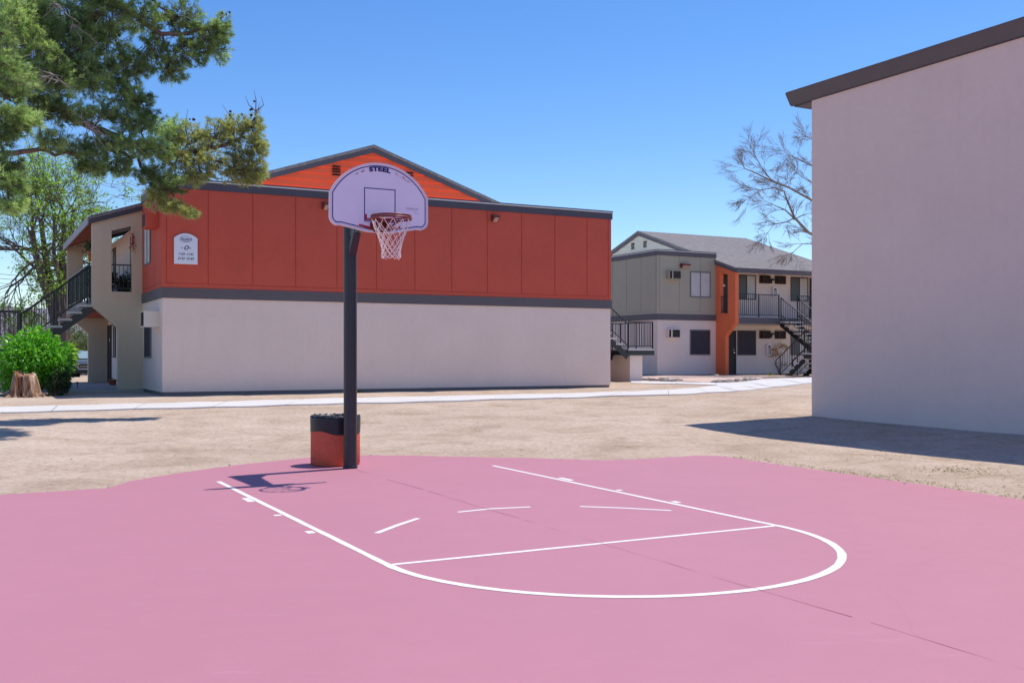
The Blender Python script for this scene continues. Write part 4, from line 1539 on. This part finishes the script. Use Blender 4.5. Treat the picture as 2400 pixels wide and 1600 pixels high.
# ---- leafing tree behind the staircase
def spring_tree():
    rnd = random.Random(21)
    b = W(140, 800, 43)
    base = Vector((b.x, b.y, gz(b.x, b.y)))
    root = empty("leafy_tree", base, 0, label="many stemmed tree with fresh yellow green leaves behind the black staircase", cat="tree")
    T = lambda p: Vector(p) - base
    spec = dict(kids=(3, 4), spread=(.45, 1.0), shrink=(.55, .78), wob=.13, lift=.05, taper=.55, minr=.011, leafdepth=1)
    mb = MB(); tips = []
    stems = [([(138, 800), (128, 740), (112, 690), (95, 640), (82, 590), (76, 540)], .22, 43),
             ([(140, 800), (140, 740), (128, 690), (112, 640), (104, 580), (96, 520)], .20, 43.5),
             ([(145, 800), (152, 735), (150, 680), (145, 620), (150, 560), (150, 500)], .20, 44),
             ([(147, 800), (158, 745), (160, 690), (158, 640), (166, 570), (172, 490)], .16, 44.5),
             ([(146, 800), (150, 730), (140, 660), (126, 590), (128, 510)], .13, 42.6)]
    for pts, r0, dep in stems:
        q = [T(W(px, py, dep)) for px, py in pts]
        q[0] = Vector((q[0].x, q[0].y, -.2))
        rr = [r0 * (1 - .55 * i / (len(q) - 1)) for i in range(len(q))]
        mb.tube(q, rr, 8)
        for i in range(2, len(q)):
            for _ in range(2 if i < len(q) - 1 else 3):
                d = Vector((rnd.gauss(0, .8), rnd.gauss(0, .6), rnd.uniform(.1, .9)))
                grow(mb, q[i], d, rnd.uniform(1.1, 2.0), rr[i] * .5, 3, spec, tips, rnd)
    # low arching limbs to the left
    for (px, py, ex, ey) in ((88, 612, -40, 625), (90, 620, -30, 700), (84, 590, -50, 560), (112, 690, 60, 720)):
        p, q = T(W(px, py, 43)), T(W(ex, ey, 42.5))
        grow(mb, p, (q - p), (q - p).length * .75, .06, 3, dict(spec, lift=-.02), tips, rnd)
    mb.build("trunk", M['bark_grey'], root, fix=False)
    C, D_, Tn = [], [], []
    for p, d in tips:
        if rnd.random() < .50: continue
        k = rnd.randint(2, 5)
        tone = rnd.gauss(.55, .2)
        for _ in range(k):
            v_ = d * .5 + Vector((rnd.gauss(0, .7), rnd.gauss(0, .7), rnd.gauss(-.1, .6)))
            C.append(p + Vector((rnd.gauss(0, .09), rnd.gauss(0, .09), rnd.gauss(0, .08)))); D_.append(v_); Tn.append(min(1, max(0, tone + rnd.gauss(0, .15))))
    # thicker bunches of leaves low on the stems
    for (px, py, n_) in ((112, 650, 60), (138, 672, 170), (152, 655, 60), (120, 610, 40), (165, 640, 30), (110, 560, 30), (140, 600, 30), (128, 690, 60)):
        c = T(W(px, py, 42.4))
        for _ in range(n_):
            C.append(c + Vector((rnd.gauss(0, .28), rnd.gauss(0, .35), rnd.gauss(0, .22)))); D_.append(Vector((rnd.gauss(0, 1), rnd.gauss(0, 1), rnd.gauss(-.1, .6)))); Tn.append(min(1, max(0, rnd.gauss(.6, .22))))
    leaves(np.array([tuple(c) for c in C]), np.array([tuple(c) for c in D_]), .13, .055, np.array(Tn), "crown", M['leaf_spring'], root)


spring_tree()


def bare_tree():
    rnd = random.Random(9)
    base = Vector((14.9, 45.6, 0)); base.z = gz(base.x, base.y)
    root = empty("bare_tree", base, 0, label="leafless tree with fine drooping twigs reaching out behind the mauve wall", cat="tree")
    T = lambda p: Vector(p) - base
    mb = MB(); tips = []
    spec = dict(kids=(6, 8), spread=(.22, .6), shrink=(.48, .70), wob=.055, lift=-.012, taper=.35, minr=.0048)
    trunk = [Vector((0, 0, -.2)), Vector((.05, 0, 2.0)), T(W(1965, 600, 45.6)), T(W(1960, 480, 45.8)), T(W(1955, 330, 46)), T(W(1965, 250, 46))]
    mb.tube(trunk, [.22, .19, .16, .12, .08, .04], 9)
    limbs = [([(1960, 575), (1895, 545), (1862, 510), (1845, 470), (1838, 450)], .085),
             ([(1862, 512), (1840, 492), (1812, 480)], .05),
             ([(1960, 500), (1900, 468), (1850, 440), (1810, 425), (1770, 405), (1745, 395)], .06),
             ([(1810, 425), (1790, 400), (1775, 375), (1765, 355)], .03),
             ([(1840, 450), (1815, 440), (1785, 445), (1760, 462)], .035),
             ([(1860, 515), (1880, 505), (1900, 500)], .03),
             ([(1958, 420), (1905, 390), (1870, 372), (1850, 365)], .045),
             ([(1958, 600), (1915, 570), (1880, 572), (1860, 590)], .035),
             ([(1955, 360), (1910, 330), (1890, 320)], .03),
             ([(1862, 510), (1845, 520), (1815, 525), (1800, 545)], .03),
             ([(1958, 460), (1905, 430), (1880, 415)], .04)]
    for pts, r0 in limbs:
        q = [T(W(px, py, 45.8 + rnd.uniform(-.5, .5))) for px, py in pts]
        rr = [r0 * (1 - .65 * i / (len(q) - 1)) for i in range(len(q))]
        mb.tube(q, rr, 6)
        for i in range(1, len(q)):
            dirq = (q[i] - q[i - 1]).normalized()
            for _ in range(3):
                s_ = Vector((rnd.gauss(0, .6), rnd.gauss(0, .6), rnd.gauss(0, .55)))
                grow(mb, q[i], dirq * .9 + s_, rnd.uniform(.48, .85), max(rr[i] * .32, .008), 2, spec, tips, rnd)
        dirq = (q[-1] - q[-2]).normalized()
        for _ in range(3):
            grow(mb, q[-1], dirq + Vector((rnd.gauss(0, .35), rnd.gauss(0, .3), rnd.gauss(0, .35))), rnd.uniform(.5, .85), .008, 2, spec, tips, rnd)
    # crown hidden by the wall, kept coarse
    for _ in range(14):
        grow(mb, trunk[rnd.randint(3, 5)], Vector((rnd.uniform(.1, 1), rnd.uniform(-.6, .8), rnd.uniform(-.1, .4))), rnd.uniform(1.0, 1.6), .05, 2, dict(spec, kids=(3, 4)), tips, rnd)
    mb.build("trunk", M['bark_pale'], root, fix=False)


bare_tree()


def bush(name, c, rad, n, size, width, mat, label, cat="bush", tone=(.5, .22), stems=True, lobes=9, seed=3, group=None):
    """rounded shrub: leaf clumps on several lobes, with stems below"""
    rnd = random.Random(seed)
    rg = np.random.default_rng(seed)
    base = Vector((c[0], c[1], gz(c[0], c[1])))
    root = empty(name, base, 0, label=label, cat=cat, group=group)
    rx, ry, rz = rad
    lob = []
    for k in range(lobes):
        u = Vector((rnd.gauss(0, 1), rnd.gauss(0, 1), rnd.gauss(0, .8))).normalized()
        lob.append((np.array([u.x * rx * .55, u.y * ry * .55, rz + u.z * rz * .5]), rnd.uniform(.45, .62)))
    lob.append((np.array([0, 0, rz]), .75))
    per = n // len(lob)
    C, D_, T_ = [], [], []
    for p, k in lob:
        u = rg.normal(size=(per, 3)); u /= np.linalg.norm(u, axis=1, keepdims=True)
        r_ = rg.uniform(.25, 1.06, per)[:, None] ** .5
        q = p + u * r_ * np.array([rx, ry, rz]) * k
        q[:, 2] = np.maximum(q[:, 2], .06)
        C.append(q)
        D_.append(u + rg.normal(scale=.55, size=(per, 3)) + np.array([0, 0, .15]))
        T_.append(np.clip(rg.normal(tone[0], tone[1], per) + rg.normal(0, .08), 0, 1))
    leaves(np.concatenate(C), np.concatenate(D_), size, width, np.concatenate(T_), "crown", mat, root, .2)
    if stems:
        mb = MB()
        for k in range(9):
            a = rnd.uniform(0, 6.28)
            e_ = Vector((math.cos(a) * rx * .6, math.sin(a) * ry * .6, rz * rnd.uniform(.7, 1.3)))
            mb.tube([(math.cos(a) * .08, math.sin(a) * .08, -.05), e_ * .5 + Vector((0, 0, .1)), e_], [.03, .022, .010], 5, cap=False)
        mb.build("stem", M['bark_grey'], root, fix=False)
    return root


p = W(86, 900, 27.5)
bush("round_bush", (p.x - .12, p.y), (.96, .86, .90), 6500, .16, .058, M['leaf_bush'], "round bright green glossy bush behind the tree stump", lobes=12, tone=(.5, .24))
p = W(134, 900, 27.2)
bush("dark_bush", (p.x, p.y), (.32, .30, .40), 1300, .10, .035, M['leaf_dark'], "low dark green shrub at the right foot of the bright bush", seed=8, tone=(.4, .3))
p = ground_pt(1493, 883)
bush("dark_shrub", (p.x, p.y), (.22, .22, .36), 1200, .07, .03, M['leaf_dark'], "small dark upright shrub beside the stair pedestal", seed=4, lobes=5)
# far greenery on the left
for (px, d, r_, h_, n, mt, lb, sd_) in ((22, 68, 2.2, 2.5, 3200, 'leaf_grey', "grey leafless thicket far behind the stair landing", 31),
                                       (95, 66, 2.0, 1.5, 2600, 'leaf_olive', "pale olive shrub far behind the stair rails", 32),
                                       (168, 74, 2.2, 2.1, 3800, 'leaf_olive', "olive shrub growing by the pale metal fence", 33),
                                       (212, 75, 2.2, 2.2, 3800, 'leaf_olive', "grey green shrub beyond the parked car", 34),
                                       (130, 49, 1.1, .95, 2600, 'leaf_spring', "fresh green shrub under the leafy tree", 35)):
    X = (px - 1200) / F * d
    bush("shrub", (X, d), (r_, r_, h_), n, .20, .08, M[mt], lb, seed=sd_, tone=(.55, .25))
# feathery light green tree right of the hills
X = (70 - 1200) / F * 52
bush("feathery_shrub", (X + 1.0, 52), (1.5, 1.2, 2.2), 1100, .32, .06, M['leaf_olive'], "thin feathery green tree in front of the distant hill", cat="tree", seed=41, tone=(.7, .2), lobes=14)


def small_plant():
    rnd = random.Random(3)
    p = ground_pt(1826, 876)
    root = empty("flowering_shrub", p, 0, label="spindly plant with pinkish new leaves at the foot of the switchback stair", cat="plant")
    mb = MB(); C, D_, T_ = [], [], []
    for (ex, ez, n) in ((-.22, 1.15, 90), (.10, 1.35, 100), (-.05, .95, 70), (.25, .45, 40), (-.3, .9, 50), (.3, 1.30, 60)):
        e_ = Vector((ex, rnd.uniform(-.15, .15), ez))
        mb.tube([(0, 0, -.05), e_ * .5 + Vector((rnd.gauss(0, .03), 0, 0)), e_], [.016, .011, .006], 4, cap=False)
        for _ in range(n):
            C.append(tuple(e_ + Vector((rnd.gauss(0, .11), rnd.gauss(0, .11), rnd.gauss(0, .06)))))
            D_.append((rnd.gauss(0, 1), rnd.gauss(0, 1), rnd.gauss(-.2, .5))); T_.append(rnd.random())
    mb.build("stem", M['bark_pale'], root, fix=False)
    leaves(np.array(C), np.array(D_), .09, .035, np.array(T_), "crown", M['leaf_pink'], root)


small_plant()


def weed(p, h, n, mat, label, seed):
    rg = np.random.default_rng(seed)
    o = leaves(rg.normal(scale=(.06, .06, .01), size=(n, 3)) + np.array([0, 0, .01]), rg.normal(size=(n, 3)) * np.array([.6, .6, .2]) + np.array([0, 0, .7]), h, .025, rg.random(n), "weed", M[mat])
    o.location = p
    tag(o, label, "weed")


weed(ground_pt(1806, 880), .16, 45, 'leaf_olive', "small green weed at the foot of the second block's wall", 2)
weed(ground_pt(842, 920), .10, 40, 'leaf_olive', "tiny green weed at the foundation right of the pole", 5)


# ---- tree stump
def stump():
    p = ground_pt(57, 930)
    rnd = random.Random(2)
    p = p + Vector((0, 0, .0))
    root = empty("tree_stump", p, 0.4, label="weathered split tree stump in front of the bright green bush", cat="stump")
    mb = MB()
    n = 72
    prof = [(.52, -.06), (.47, .02), (.42, .12), (.385, .26), (.355, .40), (.33, .52), (.315, .62)]
    jag = [random.uniform(-.05, .03) + .03 * math.sin(k * .35) for k in range(n)]
    vs, fs = [], []
    for i, (r, z) in enumerate(prof):
        for k in range(n):
            t = 2 * math.pi * k / n
            rid = 1 + .10 * math.sin(5 * t + 1.0) + .055 * math.sin(11 * t + i * .25) + .045 * math.sin(23 * t + i * .5) + .02 * math.sin(41 * t)
            rid = 1 + (rid - 1) * (1.75 - .12 * i)
            zz = z + (jag[k] + .05 * math.cos(t - 2.4) if i == len(prof) - 1 else (jag[k] * .3 if i == len(prof) - 2 else 0))
            vs.append((r * rid * math.cos(t), r * rid * math.sin(t), zz))
    for i in range(len(prof) - 1):
        for k in range(n):
            k2 = (k + 1) % n
            fs.append((i * n + k, i * n + k2, (i + 1) * n + k2, (i + 1) * n + k))
    top0 = len(vs) - n
    for k in range(n):
        x, y, z = vs[top0 + k]
        vs.append((x * .8, y * .8, z - .03 + rnd.uniform(-.02, .02)))
    vs.append((0, 0, .56))
    for k in range(n):
        k2 = (k + 1) % n
        fs.append((top0 + k, top0 + k2, top0 + n + k2, top0 + n + k))
        fs.append((top0 + n + k, top0 + n + k2, len(vs) - 1))
    mb.add(vs, fs, 0, True)
    mb.build("trunk", M['stump'], root)
    mb = MB()
    for k in range(22):
        t = rnd.uniform(-2.9, -.2)
        r = rnd.uniform(.48, .66)
        c = Vector((r * math.cos(t), r * math.sin(t), rnd.uniform(-.02, .02)))
        d = Vector((math.cos(t), math.sin(t), 0)); s_ = d.cross(Vector((0, 0, 1)))
        l, w = rnd.uniform(.06, .18), rnd.uniform(.02, .045)
        a = rnd.uniform(-.7, .7); d2 = d * math.cos(a) + s_ * math.sin(a); s2 = d2.cross(Vector((0, 0, 1)))
        mb.add([c - d2 * l, c + s2 * w, c + d2 * l, c - s2 * w, c + Vector((0, 0, rnd.uniform(.04, .10)))], [(0, 1, 4), (1, 2, 4), (2, 3, 4), (3, 0, 4)])
    mb.build("root_splinter", M['stump'], root)
    root.scale = (.78, .78, .98)


stump()

# ---- gravel bed and its border stones
gp = [ground_pt(*q) for q in ((1490, 889), (1560, 892), (1650, 896), (1720, 896), (1765, 889), (1795, 886), (1790, 882.5), (1660, 880.5), (1560, 881), (1500, 884))]
mb = MB()
cen = sum(gp, Vector()) / len(gp)
k = len(gp)
vs = [(q.x, q.y, gz(q.x, q.y) + .012) for q in gp] + [((q.x + cen.x) / 2, (q.y + cen.y) / 2, gz((q.x + cen.x) / 2, (q.y + cen.y) / 2) + .03) for q in gp] + [(cen.x, cen.y, gz(cen.x, cen.y) + .035)]
mb.add(vs, [(i, (i + 1) % k, (i + 1) % k + k, i + k) for i in range(k)] + [(i + k, (i + 1) % k + k, 2 * k) for i in range(k)])
tag(mb.build("gravel", M['gravel']), "pinkish gravel bed in front of the second block", kind="stuff")

rs_ = random.Random(12)


def rock_mesh(seed):
    r_ = random.Random(seed)
    bm = bmesh.new()
    bmesh.ops.create_icosphere(bm, subdivisions=2, radius=1)
    o3 = Vector((r_.uniform(0, 9), r_.uniform(0, 9), r_.uniform(0, 9)))
    for v in bm.verts:
        q = v.co * 1.7 + o3
        v.co *= 1 + .22 * math.sin(q.x * 2.1 + math.sin(q.y * 1.7)) + .12 * math.sin(q.z * 3.3 + q.x)
        v.co.z *= .62
    me = bpy.data.meshes.new("stone"); bm.to_mesh(me); bm.free()
    me.materials.append(M['stone'])
    return me


rocks = [rock_mesh(s_) for s_ in range(5)]
spots = [(1492 + 5.5 * i + rs_.uniform(-2, 2), 889.5 + (i / 18) * 4 + rs_.uniform(-1.2, 1.2)) for i in range(19)] + [(1676 + 7 * i + rs_.uniform(-2, 2), 896.5 - (i / 14) * 6 + rs_.uniform(-.8, .8)) for i in range(15)] + [(1664, 880.5), (1678, 881)]
for px, y in spots:
    q = ground_pt(px, y)
    o = bpy.data.objects.new("stone", rs_.choice(rocks)); col.objects.link(o)
    k = rs_.uniform(.07, .15)
    o.location = q + Vector((0, 0, .02)); o.scale = (k * 1.2, k, k); o.rotation_euler = (0, 0, rs_.uniform(0, 6))
    tag(o, "small grey border stone edging the pinkish gravel bed", "stone", "border stones round the gravel bed")

# ---- litter of pebbles, straw and twigs on the dirt
rg = np.random.default_rng(4)
pts = []
while len(pts) < 1500:
    q = flat(rg.uniform(-100, 2450), 870 + 330 * rg.random() ** 1.2, .1)
    pts.append(q)
pts = np.array(pts); dd = sdist(pts); pts = pts[(dd > -.22)]
hz = np.where(sdist(pts) < 0, .0, height(pts))
oc = np.array([(1, 0, 0), (-.5, .87, 0), (-.5, -.87, 0), (.1, .1, .55)])
n = len(pts); sz = rg.uniform(.005, .017, n) * np.where(rg.random(n) < .06, 1.7, 1)
ang = rg.uniform(0, 6.28, n); ca, sa = np.cos(ang), np.sin(ang)
v = np.repeat(oc[None], n, 0) * (1 + .4 * rg.normal(size=(n, 4, 1)) * .5)
v = np.stack([v[..., 0] * ca[:, None] - v[..., 1] * sa[:, None], v[..., 0] * sa[:, None] + v[..., 1] * ca[:, None], v[..., 2]], -1) * sz[:, None, None]
v += np.column_stack([pts, hz + .004])[:, None, :]
i = np.arange(n) * 4
f = np.concatenate([np.stack([i, i + 1, i + 3], 1), np.stack([i + 1, i + 2, i + 3], 1), np.stack([i + 2, i, i + 3], 1)])
pb = npmesh("pebbles", v.reshape(-1, 3), f, M['stone'])
tag(pb, "scattered pebbles and twigs on the bare dirt", kind="stuff")

# dry grass fringe beside the right edge of the court and a scrubby mound
C, D_, T_ = [], [], []
ed = np.array([flat(*q) for q in COURT_PX[20:]])
for _ in range(420):
    j = rg.integers(0, len(ed) - 1); t = rg.random()
    q = ed[j] * (1 - t) + ed[j + 1] * t
    off = abs(rg.normal(0, .16)) + .03
    q = q + np.array([.88, .47]) * off
    C.append((*q, 0)); D_.append((rg.normal(0, .7), rg.normal(0, .7), .55)); T_.append(rg.random())
mc = np.array([5.85, 13.1])
for cx, cy, s_, k in ((5.75, 13.3, .26, 240), (6.9, 12.6, .5, 40), (5.3, 15.2, .4, 25)):
    for _ in range(k):
        C.append((cx + rg.normal(0, s_), cy + rg.normal(0, s_ * .9), 0)); D_.append((rg.normal(0, .9), rg.normal(0, .9), .35)); T_.append(rg.random() * .8)
C = np.array(C); ok = sdist(C[:, :2]) > .02; C = C[ok]; D_ = np.array(D_)[ok]; T_ = np.array(T_)[ok]
C[:, 2] = height(C[:, :2])
tag(leaves(C, D_, .050, .007, T_, "dry_grass", M['straw']), "thin dry grass along the court edge", kind="stuff")


# ------------------------------------------------------------------ potted plants, bench mark things by the fin wall
def pot(loc, r, h, label, leafmat, n, size, spread, mat, seed, name="potted_plant"):
    root = empty(name, loc, 0, label=label, cat="plant")
    mb = MB(); mb.lathe([(.0, .0), (r * .7, .0), (r, h * .85), (r * 1.12, h * .86), (r * 1.12, h), (r * .95, h), (r * .9, h * .9), (0, h * .9)], 16)
    mb.build("pot", mat, root)
    rg_ = np.random.default_rng(seed)
    c = rg_.normal(scale=(spread * .5, spread * .5, spread * .35), size=(n, 3)) + np.array([0, 0, h + spread * .55])
    leaves(c, rg_.normal(size=(n, 3)) + np.array([0, 0, .3]), size, size * .35, rg_.random(n), "foliage", leafmat, root)


pot(in_main(-1.02, 3.45 + .72, 2.62), .16, .30, "bushy dark potted plant behind the fin wall opening", M['leaf_dark'], 700, .12, .42, M['car_black'], 3)
pot(in_main(-.45, 3.45 + .62, 2.62), .14, .26, "darker potted plant by the door seen through the fin wall opening", M['leaf_dark'], 500, .12, .36, M['car_black'], 4)
pot(in_main(-1.33, 3.45 + .52, 2.62 + 1.06), .12, .28, "tan hanging flower pot on the balcony rail end", M['leaf_dark'], 260, .10, .26, M['terracotta'], 5)
pot(in_main(-.36, 3.45 + 4.0, .0), .13, .18, "small terracotta pot on the walkway by the dark door", M['leaf_dark'], 12, .05, .05, M['terracotta'], 6)
# red trailing flowers on the opening's edge
rg_ = np.random.default_rng(9)
n = 80
c = rg_.normal(scale=(.03, .03, .16), size=(n, 3))
M['petal'] = m_leaf('red_petals', [(0, (.25, .02, .03)), (1, (.55, .06, .08))], .6, .3)
o = leaves(c, rg_.normal(size=(n, 3)), .06, .035, rg_.random(n), "flower_spray", M['petal'])
o.location = in_main(-.28, 3.40, 4.25)
tag(o, "red trailing flowers hanging at the right edge of the fin wall opening", "flowers")
# short black path light
p = ground_pt(181, 914)
r_ = empty("path_light", p, 0, label="short black garden stake light on the shaded walkway by the bush", cat="lamp")
mb = MB(); mb.tube([(0, 0, -.03), (.0, 0, .22)], .012, 6); mb.build("stake", M['car_black'], r_)
mb = MB(); mb.lathe([(0, .26), (.05, .23), (.05, .21), (.014, .20)], 10); mb.build("lamp_shade", M['car_black'], r_)


# ------------------------------------------------------------------ parked car seen through the passage
def car():
    d = 64.0
    X = (207 - 1200) / F * d
    fwd = Vector((.32, -.947, 0)).normalized()       # nose towards the camera
    side = Vector((-fwd.y, fwd.x, 0))
    root = empty("parked_car", (X, d, gz(X, d)), 0, label="dark slate pickup parked nose out beyond the passage under the stairs", cat="car")
    fr = Fr((0, 0, 0), fwd, side)                   # a = forward, n = to the car's left
    w = .93
    mb = MB()
    body = [(.86, .42), (.90, .62), (.88, .98), (.80, 1.08), (-.45, 1.18), (-1.15, 1.72), (-2.6, 1.74), (-2.95, 1.22), (-4.35, 1.20), (-4.4, .55), (-4.3, .42)]
    mb.prism([[(a, z) for a, z in body]], -w, w, fr)
    o = mb.build("body", M['car_paint'], root)
    bev = o.modifiers.new("bevel", 'BEVEL'); bev.width = .07; bev.segments = 3; bev.limit_method = 'ANGLE'
    mb = MB()
    mb.add([fr.p(-.50, -.76, 1.215), fr.p(-.50, .76, 1.215), fr.p(-1.08, .66, 1.68), fr.p(-1.08, -.66, 1.68)], [(0, 1, 2, 3)])
    mb.v = [tuple(Vector(v) + fwd * .035 + Vector((0, 0, .03))) for v in mb.v]
    mb.build("windscreen", M['windscreen'], root)
    mb = MB(); mb.box(.88, .925, -.52, .52, .66, .92, fr); mb.build("grille", M['car_black'], root)
    mb = MB()
    ring = [(-.56, .74), (-.47, .62), (.47, .62), (.56, .74), (.47, .95), (-.47, .95)]
    mb.tube([fr.p(.935, a, z) for a, z in ring], .022, 6, closed=True)
    mb.box(.925, .94, -.50, .50, .755, .785, fr)
    mb.build("grille_surround", M['chrome'], root)
    for s_ in (-1, 1):
        mb = MB(); mb.prism([[(s_ * .57, .80), (s_ * .90, .84), (s_ * .89, .98), (s_ * .55, .95)]], .80, .915, Fr((0, 0, 0), side, fwd)); mb.build("headlight", M['headlight'], root)
        mb = MB(); mb.tube([fr.p(.86, s_ * .74, .58), fr.p(.915, s_ * .74, .58)], .06, 12); mb.build("fog_light", M['headlight'], root)
        mb = MB(); mb.box(-.75, -.55, s_ * .95 - .02, s_ * .95 + .18 * s_ if s_ > 0 else -.93, 1.12, 1.28, fr) if s_ > 0 else mb.box(-.75, -.55, -1.13, -.93, 1.12, 1.28, fr)
        mb.build("wing_mirror", M['car_black'], root)
        for a in (.05, -3.35):
            mb = MB(); mb.tube([fr.p(a, s_ * .72, .37), fr.p(a, s_ * .95, .37)], .37, 20)
            wh = mb.build("wheel", M['rubber'], root)
            mb = MB(); mb.tube([fr.p(a, s_ * .951, .37), fr.p(a, s_ * .96, .37)], .23, 16); mb.build("rim", M['chrome'], wh)
    mb = MB(); mb.box(.84, .96, -.88, .88, .36, .50, fr); mb.build("bumper", M['car_black'], root)


car()

# ------------------------------------------------------------------ far left: wall, fence, hill, wires
def far_left():
    # pink block planter under the landing
    p0 = in_main(-4.6, 4.1, 0)
    r_ = empty("block_wall", (0, 0, 0), 0, label="low faded red block wall beneath the stair landing", cat="wall")
    fr = Fr(in_main(-4.35, 4.6, 0), -U, V)
    mb = MB(); mb.box(0, 3.4, 0, .2, -.6, 1.02, fr); mb.build("wall", M['brick_wall'], r_)
    mb = MB(); mb.box(-.03, 3.43, -.03, .23, 1.022, 1.09, fr); mb.build("coping", M['tread'], r_)
    d = 76
    fr = Fr(((100 - 1200) / F * d, d, .55), (1, 0, 0), (0, -1, 0))
    r_ = empty("metal_fence", (0, 0, 0), 0, label="pale vertical metal fence across the far side of the parking area", cat="fence")
    mb = MB()
    for k in range(30): mb.box(k * .16, k * .16 + .11, 0, .03, -.8, 1.75, fr)
    mb.build("panel", M['fence_white'], r_)
    mb = MB(); mb.box(-.1, 4.9, -.06, 0, .2, .3, fr); mb.box(-.1, 4.9, -.06, 0, 1.5, 1.6, fr); mb.build("rail", M['fence_white'], r_)
    r_ = empty("brick_building", (0, 0, 0), 0, label="low reddish brick wall building far beyond the parked car", cat="building")
    fr = Fr(((187 - 1200) / F * 78, 78, .3), (1, 0, 0), (0, -1, 0))
    mb = MB(); mb.box(0, 14, -6, 0, -.5, 2.0, fr); mb.build("wall", M['brick_wall'], r_)
    mb = MB(); mb.box(-.2, 14.2, -6.2, .2, 2.001, 2.15, fr); mb.build("roof", M['grey_trim'], r_)
    # asphalt of the parking area
    mb = MB()
    q = [in_main(-1.9, 13.6, 0), in_main(-30, 13.6, 0), in_main(-30, 40, 0), in_main(-1.9, 40, 0)]
    n = 24
    g = []
    for j in range(n + 1):
        for i_ in range(n + 1):
            a = q[0].lerp(q[1], i_ / n); b = q[3].lerp(q[2], i_ / n); c = a.lerp(b, j / n)
            g.append((c.x, c.y, gz(c.x, c.y) + .02))
    mb.add(g, [(j * (n + 1) + i_, j * (n + 1) + i_ + 1, (j + 1) * (n + 1) + i_ + 1, (j + 1) * (n + 1) + i_) for j in range(n) for i_ in range(n)])
    tag(mb.build("road", painted('grey_asphalt', (.12, .115, .12), .9, .2, .15, 2, 60, .3)), "grey asphalt parking area behind the red block", kind="structure")
    # hill
    mb = MB()
    N_ = 60
    vs = []
    for j, (y, k) in enumerate(((1500, 0), (1750, .7), (2000, 1), (2300, .8), (2700, 0))):
        for i_ in range(N_ + 1):
            x = -1900 + 2600 * i_ / N_
            hgt = 30 + 58 * math.exp(-((x + 940) / 130) ** 2) + 18 * math.sin(x * .011) + 9 * math.sin(x * .037 + j)
            hgt *= 1 / (1 + math.exp((x + 250) / 120))
            vs.append((x, y, hgt * k - 2))
    mb.add(vs, [(j * (N_ + 1) + i_, j * (N_ + 1) + i_ + 1, (j + 1) * (N_ + 1) + i_ + 1, (j + 1) * (N_ + 1) + i_) for j in range(4) for i_ in range(N_)], 0, True)
    tag(mb.build("hill", M['hill']), "hazy purple hill on the horizon", kind="structure")
    for k, (y0, y1) in enumerate(((622, 640), (634, 648), (646, 657))):
        mb = MB()
        a, b = W(-120, y0, 75), W(215, y1, 85)
        mb.tube([a.lerp(b, t) - Vector((0, 0, .5 * 4 * t * (1 - t))) for t in np.linspace(0, 1, 9)], .018, 4)
        tag(mb.build("power_line", M['wire']), "thin overhead power line crossing the sky behind the leafy tree", "wire", "overhead wires")


far_left()
